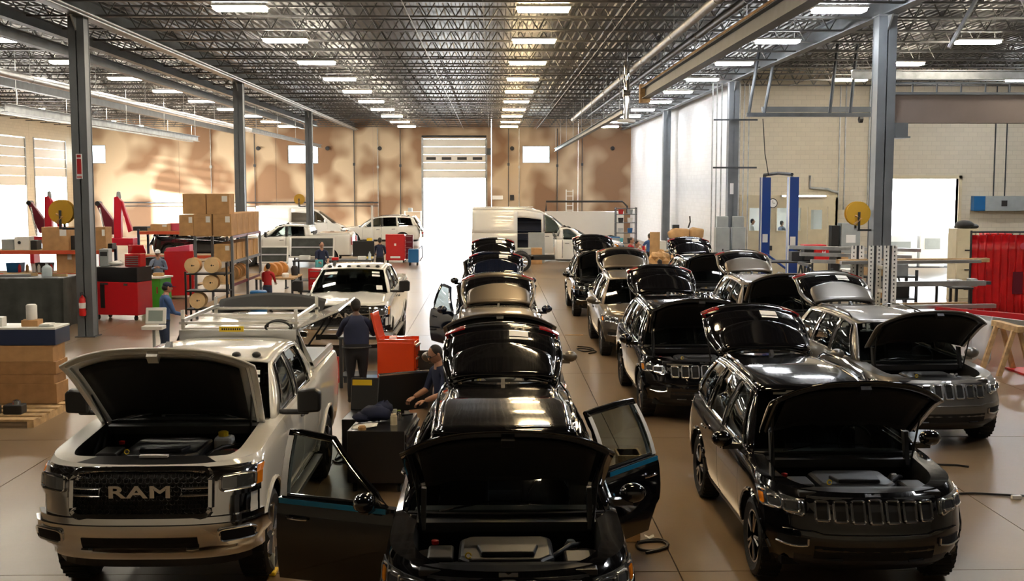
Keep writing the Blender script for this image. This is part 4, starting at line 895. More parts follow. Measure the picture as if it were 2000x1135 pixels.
def chest(name, label, x, y, w_, d_, h_, n, m, rz=0., z=0., side=-1, lid=0., legs=True, hm='brushed', cat='tool chest'):
    """drawers on the face toward local -Y (side=-1) or +X (side=0)"""
    t = thing(name, label, cat, (x, y, z), rz); z0 = .12 if legs else 0
    MB().box(-w_ / 2, w_ / 2, -d_ / 2, d_ / 2, z0, h_).build('body', m, t, bevel=.012)
    hs = (h_ - z0 - .08) / n
    for i in range(n):
        a = z0 + .04 + i * hs; b = MB(); hb = MB()
        if side == -1: b.box(-w_ / 2 + .03, w_ / 2 - .03, -d_ / 2 - .018, -d_ / 2, a + .01, a + hs - .01); hb.box(-w_ / 2 + .06, w_ / 2 - .06, -d_ / 2 - .04, -d_ / 2 - .018, a + hs - .045, a + hs - .02)
        else: b.box(w_ / 2, w_ / 2 + .018, -d_ / 2 + .03, d_ / 2 - .03, a + .01, a + hs - .01); hb.box(w_ / 2 + .018, w_ / 2 + .04, -d_ / 2 + .06, d_ / 2 - .06, a + hs - .045, a + hs - .02)
        o = b.build('drawer', m, t, bevel=.006); hb.build('handle', hm, o)
    if legs:
        for sx in (-1, 1):
            for sy in (-1, 1): MB().lathe([(.055, -.02), (.055, .02)], (sx * (w_ / 2 - .08), sy * (d_ / 2 - .08), .055), 'x', 12).box(sx * (w_ / 2 - .08) - .03, sx * (w_ / 2 - .08) + .03, sy * (d_ / 2 - .08) - .03, sy * (d_ / 2 - .08) + .03, .10, .13).build('caster', 'rubber', t)
    if lid:
        X = Matrix.Translation((0, d_ / 2, h_)) @ Matrix.Rotation(R(-lid), 4, 'X'); MB().box(-w_ / 2, w_ / 2, -d_ * .9, 0, 0, .05, 0, X).build('lid', m, t, bevel=.01)
    return t
def table(name, label, x0, x1, y0, y1, h, m, tm='wood', shelf=True, cat='workbench'):
    t = thing(name, label, cat, ((x0 + x1) / 2, (y0 + y1) / 2, 0)); w_, d_ = (x1 - x0) / 2, (y1 - y0) / 2
    MB().box(-w_, w_, -d_, d_, h - .05, h).build('top', tm, t, bevel=.006)
    for sx in (-1, 1):
        for sy in (-1, 1): MB().box(sx * (w_ - .05) - .03, sx * (w_ - .05) + .03, sy * (d_ - .05) - .03, sy * (d_ - .05) + .03, 0, h - .05).build('leg', m, t)
    if shelf: MB().box(-w_ + .04, w_ - .04, -d_ + .04, d_ - .04, .2, .23).build('shelf', m, t)
    return t
def simple(name, b, m, label, cat, **k): return tag(b.build(name, m, **k), label, cat)
def reel(label, x, y, z, r, facing=1):
    t = thing('hose_reel', label, 'hose reel', (x, y, z))
    MB().lathe([(.04, -.11), (r, -.10), (r, -.09), (r * .55, -.085), (r * .55, .085), (r, .09), (r, .10), (.04, .11)], (0, 0, 0), 'y', 26).build('drum', 'yellow_hose', t, smooth=40)
    b = MB()
    for k in range(5): b.tube([(r * .82 * math.cos(a), -.07 + .035 * k, r * .82 * math.sin(a)) for a in frange(0, 2 * PI * 23 / 24, 23)], .026, 6, closed=True)
    b.build('hose', 'yellow_hose', t, smooth=50)
    MB().box(-.03, .03, -.16, .16, -r - .12, -r - .08).box(-.03, .03, -.16, -.13, -r - .1, .04).box(-.03, .03, .13, .16, -r - .1, .04).box(*sorted((0, -facing * (r + .05))), -.03, .03, -r - .14, -r - .09).build('bracket', 'steel_dark', t)
    MB().tube([(-.1, -.14, -.05), (.05, -.15, -.12), (-.12, -.14, -r * .9)], .03, 6).build('outlet_arm', 'kraft', t)
    return t
reel('large yellow hose reel bracketed to the near left column', CXL - .56, 29.4, 3.17, .31, -1)
reel('small yellow hose reel on the farthest left column', CXL - .6, 65.8, 3.1, .30, -1)
reel('tan yellow hose reel on the near right column', CXR - .58, 29.4, 3.12, .31, -1)
# fire extinguisher and sign on the near left column
t = thing('fire_extinguisher', 'red fire extinguisher hanging on the near left column', 'extinguisher', (CXL - .02, 29.095, .55))
MB().lathe([(.0, 0), (.08, .01), (.085, .05), (.085, .40), (.06, .47), (.025, .5), (.025, .54)], (0, 0, 0), 'z', 16).build('cylinder', 'red_plastic', t, smooth=45)
MB().lathe([(.0865, .2), (.0865, .34)], (0, 0, 0), 'z', 16).build('label_band', 'paper', t)
MB().box(-.02, .02, -.10, .03, .53, .56).box(-.02, .02, -.1, .03, .58, .6).tube([(.02, 0, .54), (.1, -.02, .5), (.11, -.02, .3), (.1, -.02, .15)], .012, 6).build('valve_and_hose', 'cable', t)
MB().box(-.03, .03, .05, .108, .1, .45).build('wall_hook', 'steel_dark', t)
t = thing('column_sign', 'narrow vertical pink red sign on the near left column', 'sign', (CXL - .02, 29.19, 4.0)); MB().box(-.075, .075, 0, .015, 0, .62).build('plate', 'film_white', t); MB().box(-.055, .055, -.004, 0, .12, .50).build('red_panel', 'red_cloth', t); MB().box(-.05, .05, -.004, 0, .53, .6).build('red_mark', 'red_cloth', t); MB().box(-.06, .06, -.004, 0, .03, .06).build('red_mark', 'red_cloth', t)
simple('column_sign', MB().box(CXR - .13, CXR + .02, 47.455, 47.465, 3.5, 3.95), 'film_white', 'small pale sign on the middle right column', 'sign')
# ------------------------------------------------------------------ lower left: pallet of cartons
t = thing('wooden_pallet', 'low wooden pallet under the carton stack at far left', 'pallet', (-8.3, 19.05, 0))
for k in range(6): MB().box(-1.05, 1.05, -.95 + k * .34, -.95 + k * .34 + .2, .10, .13).build('deck_board', 'wood', t)
for x in (-1.05, -.05, .95): MB().box(x, x + .1, -.95, .95, 0, .10).build('stringer', 'wood', t)
xs0, xs1 = -9.3, -7.38
zz = .13
for k, (h, m, lb) in enumerate(((.34, 'cardboard_dark', 'bottom wide brown carton of the stack at far left'), (.16, 'cardboard_dark', 'thin flattened carton second from bottom at far left'), (.22, 'cardboard_dark', 'dark brown carton in the middle of the far left stack'), (.28, 'cardboard', 'wide lighter carton at the top of the far left stack'))):
    carton(xs0 + .03 * (k % 2), xs1 - .04 * (k % 2), 19.45, 20.0, zz, zz + h, lb, m, lab=False); zz += h
t = thing('case', 'dark navy flat case with white top on the far left cartons', 'case', (-8.35, 19.78, zz)); MB().box(-.98, .98, -.34, .34, 0, .27).build('body', 'navy_tool', t, bevel=.01); MB().box(-.98, .98, -.34, .34, .27, .30).build('lid', 'white_plastic', t); zt_ = zz + .30
carton(-8.0, -7.72, 19.6, 19.85, zt_, zt_ + .11, 'small brown carton on the dark navy case', lab=False)
simple('filter_can', MB().lathe([(.085, 0), (.09, .02), (.09, .24), (.07, .26)], (-7.87, 19.74, zt_ + .11), 'z', 16), 'white_plastic', 'white round can on the small carton at far left', 'can', smooth=45)
simple('white_block', MB().box(-8.55, -8.32, 19.6, 19.8, zt_, zt_ + .16), 'white_plastic', 'small white box at the left end of the navy case', 'box', bevel=.01)
simple('paper_pile', MB().box(-7.7, -7.45, 19.6, 19.9, zt_, zt_ + .03).box(-7.66, -7.5, 19.55, 19.8, zt_ + .03, zt_ + .05), 'paper', 'loose papers beside the white can on the navy case', 'papers')
for k, (x, y, w_, d_, h_, m, lb) in enumerate(((-7.75, 18.62, .30, .24, .22, 'cable', 'black cased part nearest the corner of the far left pallet'), (-8.1, 18.5, .26, .3, .2, 'plastic', 'squat black part with red cap on the far left pallet'), (-8.5, 18.5, .4, .3, .26, 'trim', 'black plastic bin at the left of the pallet'))):
    t = thing('machine_part', lb, 'part', (x, y, .13)); MB().box(-w_ / 2, w_ / 2, -d_ / 2, d_ / 2, 0, h_ * .7).build('housing', m, t, bevel=.02); MB().lathe([(.07, 0), (.06, .06), (.02, .08)], (.03, 0, h_ * .7), 'z', 12).build('cap', 'red_plastic' if k == 1 else 'white_plastic' if k == 2 else 'silver', t, smooth=45)
simple('white_tray', MB().box(-8.75, -8.35, 18.2, 18.32, .13, .24), 'white_plastic', 'white strip tray at the pallet edge, far left', 'tray', bevel=.01)
# ------------------------------------------------------------------ draped bench behind the column
x0, x1, z0, z1 = rect(0, 146, 545, 640, 31.5)
rr = []
for k in range(8):
    z = lerp(1.36, .04, k / 7); row = []
    for i in range(41):
        u = i / 40
        px_, py_ = (lerp(-14.2, -11.45, u / .8), 30.9) if u < .8 else (-11.45, lerp(30.9, 32.3, (u - .8) / .2))
        off = .05 * (k / 7) * math.sin(u * 46 + .8 * math.sin(u * 9)); row.append((px_ + (off if u >= .8 else 0), py_ - (off if u < .8 else 0) - .04 * k / 7, z))
    rr.append(row)
t = thing('draped_bench', 'bench draped in a dark olive tarp behind the near left column', 'workbench'); MB().grid(rr).build('tarp', 'tarp', t, smooth=60); MB().box(-14.2, -11.45, 30.9, 32.3, 1.34, 1.37).build('top', 'steel_grey', t)
for x in (-14.1, -11.6):
    for y in (31.05, 32.15): MB().box(x, x + .06, y, y + .06, 0, 1.34).build('leg', 'steel_dark', t)
simple('water_jug', MB().lathe([(.13, 0), (.14, .05), (.14, .22), (.10, .28), (.04, .31), (.04, .35)], (-12.1, 31.5, 1.37), 'z', 16), 'bottle', 'clear plastic water jug on the tarp draped bench', 'jug', smooth=45)
for k, (x, y, l, m, lb) in enumerate(((-13.1, 31.3, 1.2, 'brushed', 'long metal bar lying on the tarp draped bench'), (-12.9, 31.7, .9, 'wood', 'wooden stick lying behind the metal bar on the draped bench'), (-11.75, 31.5, .4, 'wood', 'short wooden block at the right end of the draped bench'))):
    simple('bar', MB().box(-l / 2, l / 2, -.04, .04, 0, .07), m, lb, 'bar', loc=(x, y, 1.372), rot=(0, 0, .25 - .2 * k))
# ------------------------------------------------------------------ orange-beam racking on the left
def rack(label, x0, x1, y0, y1, levels, h, bm='orange_beam', um='navy_tool'):
    t = thing('pallet_rack', label, 'rack')
    for x in (x0, x1):
        for y in (y0, y1): MB().box(x - .04, x + .04, y - .04, y + .04, 0, h).build('upright', um, t)
    for z in levels:
        for y in (y0, y1): MB().box(x0, x1, y - .03, y + .03, z - .12, z).build('beam', bm, t)
        MB().box(x0, x1, y0, y1, z - .02, z + .0).build('shelf', 'wood', t)
    return t
rack('low orange beam rack behind the near left column', -16.9, -12.4, 37, 38.2, (1.05, 1.78), 1.85)
rack('farther orange beam rack below the second red crane', -13.4, -9.9, 44, 45.2, (1.2, 2.12), 2.2)
def px_carton(px0, px1, py0, py1, Y, d_, lb, m='cardboard', z0=None, **k):
    a, c, q0, q1 = rect(px0, px1, py0, py1, Y); q0 = z0 if z0 is not None else q0; return carton(a, c, Y, Y + d_, q0, q1, lb, m, **k)
px_carton(82, 133, 444, 482, 37.1, .7, 'brown carton on the orange rack left of the near column', z0=1.78)
px_carton(184, 206, 444, 482, 37.1, .6, 'narrow brown carton on the orange rack right of the near column', z0=1.78)
px_carton(110, 142, 491, 512, 37.1, .6, 'brown carton on the lower shelf of the orange rack', z0=1.05)
px_carton(632 - 350 + 12, 328, 438, 455, 44.1, .5, 'low tan carton on the farther orange rack', z0=2.12)
t = thing('metal_cabinet', 'small white cabinet with round dial on the orange rack', 'cabinet', (at(45, 470, 37.3)[0], 37.4, 1.78)); MB().box(-.24, .24, -.2, .2, 0, .42).build('body', 'white_plastic', t, bevel=.01); MB().lathe([(.05, -.01), (.05, .01)], (-.08, -.205, .24), 'y', 14).build('dial', 'cable', t)
simple('black_bin', MB().prism([(-.2, 0), (.2, 0), (.26, .45), (-.26, .45)], -.2, .2, 'y'), 'trim', 'black plastic bin on the orange rack beside the column', 'bin', loc=(at(150, 440, 37.4)[0], 37.5, 1.78), bevel=.01)
for k, (px, py, m) in enumerate(((98, 505, 'paper'), (122, 502, 'red_plastic'), (88, 503, 'paper'), (75, 504, 'kraft'), (60, 505, 'red_plastic'))):
    a = at(px - 25, py, 37.3); simple('spray_can', MB().lathe([(.05, 0), (.05, .2), (.03, .23), (.02, .26)], (a[0], 37.4, 1.05), 'z', 10), m, 'small spray can %s on the lower orange rack shelf' % ['with pale label', 'in red', 'beside the red one, pale', 'in brown', 'at the left end, red'][k], 'can', smooth=45)
for k, (px, w_, h_, m, lb) in enumerate(((312, .9, .10, 'wood', 'pale wooden board on the farther orange rack'), (340, .5, .28, 'pink', 'pink red case on the farther orange rack'), (365, .4, .2, 'cable', 'black case at the right of the farther orange rack'), (275, .55, .16, 'trim', 'dark flat case at the left of the farther orange rack'))):
    a = at(px, 450, 44.6); simple('storage_case', MB().box(-w_ / 2, w_ / 2, -.25, .25, 0, h_), m, lb, 'case', loc=(a[0], 44.75, 2.12), bevel=.02)
# ------------------------------------------------------------------ red knuckle-boom cranes
def crane(label, px, Y):
    x = at(px, 420, Y)[0]; t = thing('knuckle_crane', label, 'crane', (x, Y, 0))
    MB().box(-.9, .9, -.5, .5, 1.0, 1.35).box(-.8, -.6, -.4, .4, 0, 1.0).box(.6, .8, -.4, .4, 0, 1.0).build('base', 'red_crane', t, bevel=.03)
    MB().prism([(-.14, 1.35), (.22, 1.35), (.26, 3.1), (.12, 3.35), (-.08, 3.3)], -.15, .15, 'y').build('mast', 'red_crane', t, bevel=.03)
    MB().prism([(.16, 3.25), (.32, 3.1), (.75, 1.7), (.55, 1.6)], -.12, .12, 'y').build('outer_boom', 'red_crane', t, bevel=.03)
    MB().prism([(-.95, 3.0), (-.78, 3.1), (-.15, 2.2), (-.15, 1.5), (-.4, 1.5)], -.14, .14, 'y').build('inner_boom', 'maroon', t, bevel=.03)
    MB().lathe([(.12, -.2), (.12, .2)], (-.85, 0, 3.0), 'y', 12).build('boom_joint', 'cable', t)
    MB().lathe([(.11, 0), (.12, .05), (.09, .3), (0, .36)], (.12, 0, 3.25), 'z', 12).build('boom_head', 'grey_box', t, smooth=45)
    MB().cyl((-.5, -.17, 1.4), (-.75, -.17, 2.8), .05, n=8).build('hydraulic_ram', 'silver', t)
crane('red knuckle boom crane left of the near column', 93, 58); crane('red knuckle boom crane right of the near column', 228, 56)
# ------------------------------------------------------------------ red, green and blue chests
t = thing('job_box', 'big red cabinet with black upper box beside the near left column', 'cabinet', (-10.65, 33.3, 0), R(-14))
MB().box(-.72, .72, -.4, .4, .15, 1.1).build('red_body', 'red_tool', t, bevel=.015); MB().box(-.72, .72, -.4, .4, 1.1, 1.52).build('black_top_box', 'black_tool', t, bevel=.015); MB().box(-.45, -.32, -.42, -.4, .35, 1.05).build('black_strap', 'cable', t); MB().box(-.45, -.2, -.425, -.4, 1.02, 1.07).box(.3, .42, -.425, -.4, 1.0, 1.06).build('latch', 'silver', t)
for sx in (-.6, .6):
    for sy in (-.3, .3): MB().lathe([(.07, -.025), (.07, .025)], (sx, sy, .07), 'x', 12).box(sx - .03, sx + .03, sy - .03, sy + .03, .12, .16).build('caster', 'rubber', t)
ro = Matrix.Rotation(R(-14), 3, 'Z')
def onbox(dx, dy): v = ro @ Vector((dx, dy, 0)); return -10.65 + v.x, 33.3 + v.y
x, y = onbox(-.5, 0); t = thing('grinder', 'grey bench machine on the red and black cabinet', 'machine', (x, y, 1.52)); MB().box(-.13, .13, -.18, .18, 0, .50).build('body', 'grey_box', t, bevel=.02); MB().box(-.1, .1, -.19, -.18, .3, .42).build('panel', 'trim', t)
x, y = onbox(-.12, -.1); simple('rag_heap', crumple([((0, 0, .09), (.22, .15, .07)), ((.12, .03, .12), (.12, .1, .06))], .2), 'paper', 'white crumpled rags on the red and black cabinet', 'rags', loc=(x, y, 1.52), smooth=60)
x, y = onbox(.38, .1); chest('tool_chest', 'small red drawer chest on top of the red and black cabinet', x, y, .5, .3, .36, 5, 'red_tool', R(-14), 1.52, legs=False, lid=60)
t = thing('green_cabinet', 'bright green cabinet beside the red and black one', 'cabinet', (-10.2, 35.1, 0), R(-12)); MB().box(-.32, .32, -.35, .35, .1, 1.05).build('body', 'green_tool', t, bevel=.012); MB().box(-.36, .36, -.4, .4, 1.05, 1.1).build('top', 'white_plastic', t); MB().box(-.32, .32, -.35, .35, 0, .1).build('plinth', 'cable', t); MB().box(.2, .24, -.37, -.35, .6, .8).build('handle', 'silver', t)
x0_ = -9.35; simple('box_of_gloves', MB().box(-.15, .15, -.1, .1, 0, .1), 'kraft', 'small tan box on the green cabinet', 'box', loc=(-10.12, 35.1, 1.1), bevel=.01)
simple('spray_bottle', MB().lathe([(.05, 0), (.055, .12), (.02, .18), (.02, .22)], (-10.38, 35.0, 1.1), 'z', 12), 'white_plastic', 'white bottle on the green cabinet', 'bottle', smooth=45)
chest('tool_chest', 'tall red tool cabinet beside the wire spool stand', -10.65, 39.5, .95, .6, 1.62, 6, 'red_tool', R(8), side=0)
simple('pink_case', MB().prism([(-.4, 0), (.4, 0), (.4, .22), (-.4, .1)], -.25, .25, 'y'), 'pink', 'pink sloped case on the tall red tool cabinet', 'case', loc=(-10.65, 39.5, 1.62), bevel=.01)
chest('tool_chest', 'red tool chest left of the second white pickup', at(622, 540, 35)[0], 35.3, .62, .6, 1.32, 5, 'red_tool')
simple('long_tool_case', MB().box(-.8, .8, -.3, .3, 0, .45), 'trim', 'black chest under the farther orange rack', 'case', loc=(-12.4, 43.5, 0), bevel=.02)
simple('black_cabinet', MB().box(-.6, .6, -.3, .3, 0, 1.25).box(-.62, .62, -.32, .32, 1.25, 1.3), 'cable', 'black waist high cabinet behind the standing man with glasses', 'cabinet', loc=(-11.7, 41.4, 0), bevel=.012)
# ------------------------------------------------------------------ wire spool stand and shelving with cartons
def spool(label, x, y, z, r, w_=.3, group=None):
    t = thing('wire_spool', label, 'spool', (x, y, z), 0, group); h = w_ / 2
    for s in (-1, 1):
        f = MB().lathe([(r, s * h - .012), (r, s * h + .012)], (0, 0, 0), 'y', 24).build('flange', 'tan_spool', t, bevel=.004)
        MB().lathe([(.025, s * h - .014), (.025, s * h + .014)], (0, 0, 0), 'y', 10).lathe([(.015, s * h - .014), (.015, s * h + .014)], (.05, 0, 0), 'y', 8).build('bore', 'cable', f)
    MB().lathe([(r * .8, -h), (r * .8, h)], (0, 0, 0), 'y', 20).build('winding', 'spool_wire', t, smooth=45)
t = thing('spool_stand', 'black steel stand holding tan wire spools', 'stand', (-7.72, 31.7, 0))
for x in (-.62, .50):
    for y in (-.25, .25): MB().box(x - .025, x + .025, y - .025, y + .025, 0, 1.5 if x < 0 else 1.75).build('upright', 'cable', t)
for z in (.48, .98, 1.45):
    MB().box(-.62, .52, -.27, .27, z - .04, z).build('shelf', 'cable', t)
sp = [(375, 518), (412, 506), (411, 553), (386, 612)]
spl = ['tan wire spool at the upper left of the black stand', 'tan wire spool highest on the black stand', 'pale wire spool with black rim in the middle of the stand', 'tan wire spool lowest on the black stand']
for (px, py), lb, zz in zip(sp, spl, (1.45, 1.45, .98, .48)):
    r_ = .21 if py != 612 else .22; x = at(px, py, 31.5)[0]; spool(lb, x, 31.65 + (.05 if px == 412 else 0), zz + r_, r_)
xs_, ys_ = (-8.5, -7.45), (33.2, 37.2)
t = thing('shelving_unit', 'long grey shelving unit loaded with brown cartons', 'shelving')
for x in xs_:
    for y in (33.2, 35.2, 37.2): MB().box(x - .035, x + .035, y - .035, y + .035, 0, 2.38).build('upright', 'steel_grey', t)
for z in (.35, 1.02, 1.68, 2.40):
    for x in xs_: MB().box(x - .02, x + .02, 33.2, 37.2, z - .08, z).build('beam', 'maroon' if z in (1.02, 2.40) else 'steel_grey', t)
    MB().box(xs_[0], xs_[1], 33.2, 37.2, z - .02, z + .0).build('shelf', 'wood', t)
n = 0
for k in range(5):
    y = 33.2 + k * .8
    carton(-7.98, -7.46, y, y + .76, 2.40, 3.02, ['front right brown carton on the top shelf of the shelving unit', 'second carton along the top shelf, aisle side', 'third carton along the top shelf, aisle side', 'fourth carton along the top shelf, aisle side', 'last carton along the top shelf, aisle side'][k])
    carton(-7.98, -7.5, y + .05, y + .72, 1.68, 2.16, ['front carton on the middle shelf of the shelving unit', 'second carton along the middle shelf', 'third carton along the middle shelf', 'fourth carton along the middle shelf', 'last carton along the middle shelf'][k], 'kraft')
carton(-8.53, -8.02, 33.2, 33.96, 2.40, 3.02, 'front left brown carton on the top shelf of the shelving unit')
carton(-8.16, -7.52, 33.25, 33.95, 3.02, 3.60, 'topmost right carton of the tall stack'); carton(-8.85 + .0, -8.19, 33.25, 33.95, 3.02, 3.60, 'topmost left carton of the tall stack', lab=False)
carton(-8.95, -8.54, 33.2, 33.96, 2.40, 3.0, 'brown carton overhanging the left end of the top shelf')
for k in range(3): spool(['tan spool lying on the lower shelf nearest the aisle end', 'middle tan spool on the lower shelf', 'far tan spool on the lower shelf'][k], -7.75, 33.7 + k * .9, 1.02 + .22, .22, .4)
for k in range(3): simple('wire_coil', MB().lathe([(.12, -.1), (.2, -.1), (.23, 0), (.2, .1), (.12, .1)], (0, 0, .23), 'y', 18), 'spool_wire', ['orange wire coil on the bench right of the shelving, first', 'orange wire coil on the bench right of the shelving, middle', 'orange wire coil on the bench right of the shelving, last'][k], 'coil', loc=(-6.85 + .1 * k, 35.8 + .35 * k, 1.0), smooth=40)
table('workbench', 'cluttered wooden bench right of the carton shelving', -7.3, -6.1, 35.5, 37.2, 1.0, 'steel_dark')
simple('blue_bucket', MB().lathe([(.14, 0), (.17, .3), (.18, .3), (.18, .33), (.15, .33)], (0, 0, 0), 'z', 18), 'blue_tool', 'blue bucket on the floor between shelving and pickup canopy', 'bucket', loc=(at(505, 560, 32)[0], 32, .62), smooth=45) if 0 else simple('blue_drum', MB().lathe([(.22, 0), (.24, .05), (.24, .45), (.25, .47), (.24, .5), (.24, .85), (.2, .88)], (0, 0, 0), 'z', 20), 'blue_tool', 'blue drum standing right of the spool stand', 'drum', loc=(-6.6, 32.6, 0), smooth=45)
# upright olive panels (truck bed boxes) behind
for k, (a, c, e, g, Y, lb) in enumerate(((502, 562, 480, 514, 43, 'olive grey truck tailgate on a stand right of the carton shelving'), (566, 652, 462, 503, 47, 'wider olive grey truck tailgate behind the man in navy'))):
    x0, x1, z0, z1 = rect(a, c, e, g, Y); t = thing('tailgate', lb, 'truck tailgate', ((x0 + x1) / 2, Y, 0)); w_ = (x1 - x0) / 2
    X = rot('X', -14, (0, 0, z0)); MB().box(-w_, w_, 0, .08, z0, z1, 0, X).build('panel', 'white_paint', t, bevel=.015); MB().box(-w_ + .06, w_ - .06, -.012, 0, z0 + .06, z1 - .06, 0, X).build('inner_skin', 'tarp', t); MB().box(-w_ + .06, w_ - .06, -.03, -.012, (z0 + z1) / 2 - .03, (z0 + z1) / 2 + .02, 0, X).build('rib', 'brushed', t)
    for s in (-1, 1): MB().box(s * w_ * .8 - .03, s * w_ * .8 + .03, .0, .5, 0, .05).box(s * w_ * .8 - .03, s * w_ * .8 + .03, .1, .16, 0, z0 + .02).build('stand_leg', 'steel_dark', t)
# bench row behind the second pickup
table('workbench', 'dark workbench behind the cab of the second pickup', -7.6, -4.6, 44, 45.2, 1.0, 'steel_dark', 'trim')
t = thing('monitor', 'black monitor box on the bench behind the second pickup', 'monitor', (at(710, 490, 44.6)[0], 44.6, 1.0)); MB().box(-.42, .42, -.05, .05, .12, .72).build('screen_housing', 'cable', t, bevel=.012); MB().box(-.12, .12, -.1, .1, 0, .02).box(-.03, .03, -.02, .03, .02, .15).build('foot', 'cable', t)
simple('bottle', MB().lathe([(.06, 0), (.06, .22), (.025, .28), (.025, .32)], (at(722, 500, 44.3)[0], 44.3, 1.0), 'z', 12), 'bottle', 'clear bottle beside the black monitor on the bench', 'bottle', smooth=45)
chest('roll_cart', 'bright red roll cart with white print near the bay door', at(772, 490, 58)[0], 58.2, .95, .6, 1.42, 5, 'red_tool', side=0)
simple('cart_logo', MB().box(-.05, .05, -.004, 0, 0, .12).box(-.25, .25, -.004, 0, -.62, -.52), 'paper', 'white lettering plate on the bright red roll cart', 'label', loc=(at(772, 490, 57.9)[0], 57.895, .85))
chest('roll_cart', 'dark maroon cabinet right of the bright red roll cart', at(797, 490, 59)[0], 59.2, .5, .5, 1.35, 4, 'maroon')
t = thing('parts_cart', 'blue wheeled cart at the edge of the bay door glare', 'cart', (at(808, 500, 56)[0], 56, 0)); MB().box(-.25, .25, -.3, .3, .15, .8).build('body', 'blue_tool', t, bevel=.03); MB().tube([(.25, 0, .8), (.4, 0, .95), (.42, 0, .4), (.3, 0, .2)], .02, 6).build('hose', 'cable', t)
for s in (-.18, .18): MB().lathe([(.075, -.03), (.075, .03)], (s, -.2, .075), 'x', 12).box(s - .02, s + .02, -.22, -.18, .1, .16).build('caster', 'rubber', t)
for s in (-.18, .18): MB().lathe([(.075, -.03), (.075, .03)], (s, .2, .075), 'x', 12).build('caster', 'rubber', t)
t = thing('wire_shelf', 'white wire shelf against the back wall left of the bay door', 'shelf', (-5.9, 86.8, 0))
for x in (-.6, .6):
    for y in (-.3, .3): MB().cyl((x, y, 0), (x, y, 2.0), .025, n=6).build('post', 'white_plastic', t)
for z in (.3, .9, 1.4, 1.95): MB().box(-.62, .62, -.32, .32, z - .03, z).build('shelf_board', 'white_plastic', t)
for k, (x, z, m) in enumerate(((-.3, .9, 'pink'), (.1, .9, 'red_plastic'), (.3, .3, 'teal'), (-.2, 1.95, 'grey_box'))): simple('parts_bin', MB().box(-.15, .15, -.2, .2, 0, .28), m, ['pink bin on the white wire shelf', 'red bin on the white wire shelf', 'teal bin low on the white wire shelf', 'grey bag on top of the white wire shelf'][k], 'bin', loc=(-5.9 + x, 86.8, z), bevel=.02)
simple('yellow_jack', MB().box(-.12, .12, -.12, .12, 0, 1.5).box(-.3, .3, -.3, .3, 0, .06), 'yellow', 'yellow stand beside the white pole before the white SUV', 'stand', loc=(at(722, 480, 52)[0], 52, 0), bevel=.02)
simple('white_pole', MB().cyl((0, 0, 0), (0, 0, 2.9), .05, n=10).lathe([(.25, 0), (.25, .04)], (0, 0, 0), 'z', 14), 'white_plastic', 'slim white pole standing in front of the white SUV', 'pole', loc=(at(727, 450, 56)[0], 56, 0))
# ------------------------------------------------------------------ carts in the working bay by the pickup
t = chest('tool_cart', 'black tool cart with silver drawer handles beside the open door', -1.40, 14.7, .72, 1.2, .78, 5, 'black_tool', R(-4), side=0, hm='chrome')
t = thing('tool_cart_box', 'black open lid box with yellow strip behind the black tool cart', 'tool box', (-1.62, 15.95, 0), R(-4)); MB().box(-.42, .42, -.35, .35, 0, .62).build('body', 'black_tool', t, bevel=.012); X = rot('X', -12, (0, .33, .62)); MB().box(-.42, .42, .30, .34, .62, 1.08, 0, X).build('lid', 'black_tool', t, bevel=.01); MB().box(-.40, -.12, .285, .30, .97, 1.05, 0, X).build('yellow_strip', 'yellow', t)
t = thing('flat_monitor', 'tilted black flat screen standing behind the black tool cart', 'monitor', (-1.2, 15.15, .78), R(28)); X = rot('X', 10); MB().box(-.36, .36, -.02, .02, .06, .58, 0, X).build('screen_housing', 'cable', t, bevel=.008); MB().box(-.36, .36, -.022, .022, .575, .595, 0, X).build('silver_edge', 'silver', t); MB().box(-.12, .12, -.1, .1, 0, .02).box(-.03, .03, -.02, .02, .02, .1).build('foot', 'cable', t)
simple('blue_rag', crumple([((0, 0, .11), (.20, .16, .10)), ((-.16, -.05, .07), (.14, .12, .06)), ((.1, .1, .15), (.11, .1, .10))], .18), 'navy_cloth', 'crumpled dark blue rag heaped on the black tool cart', 'rag', loc=(-1.5, 14.7, .78), smooth=60)
simple('paper_towel', MB().grid([[(x, y, .015 + .02 * math.sin(9 * x + 7 * y)) for x in frange(-.16, .16, 6)] for y in frange(-.09, .09, 4)]), 'paper', 'white paper towel on the black tool cart', 'paper', loc=(-1.6, 14.32, .79), solid=.004, smooth=60)
for k, (x, y, m, r_, h_) in enumerate(((-1.25, 14.5, 'beige', .045, .14), (-1.2, 14.75, 'silver', .035, .12), (-1.22, 14.95, 'green_fluid', .03, .1), (-1.3, 15.1, 'white_plastic', .05, .11), (-1.62, 14.2, 'kraft', .05, .05))): simple('jar', MB().lathe([(r_, 0), (r_, h_ * .8), (r_ * .8, h_ * .85), (r_ * .8, h_)], (0, 0, 0), 'z', 12), m, ['tan jar on the black tool cart', 'silver can on the black tool cart', 'small green bottle on the black tool cart', 'white tub at the back of the black tool cart', 'orange tape roll at the front of the black tool cart'][k], 'jar', loc=(x, y, .78), smooth=45)
for k, (dx, dy, l) in enumerate(((-.05, .3, .2), (.08, .35, .16), (.0, .42, .22), (.1, .2, .14))): simple('hand_tool', MB().box(-l / 2, l / 2, -.012, .012, 0, .015).lathe([(.022, 0), (.022, .018)], (l / 2, 0, 0), 'z', 10), 'chrome', '%s chrome wrench on the black tool cart' % ['long', 'shorter', 'longest', 'smallest'][k], 'wrench', loc=(-1.3 + dx, 14.55 + dy, .781), rot=(0, 0, k * .7)) and None
t = chest('tool_chest', 'bright orange red roll cabinet with raised lid in the work bay', -1.66, 20.35, .66, .52, 1.08, 4, 'orange_tool', R(-6), side=0)
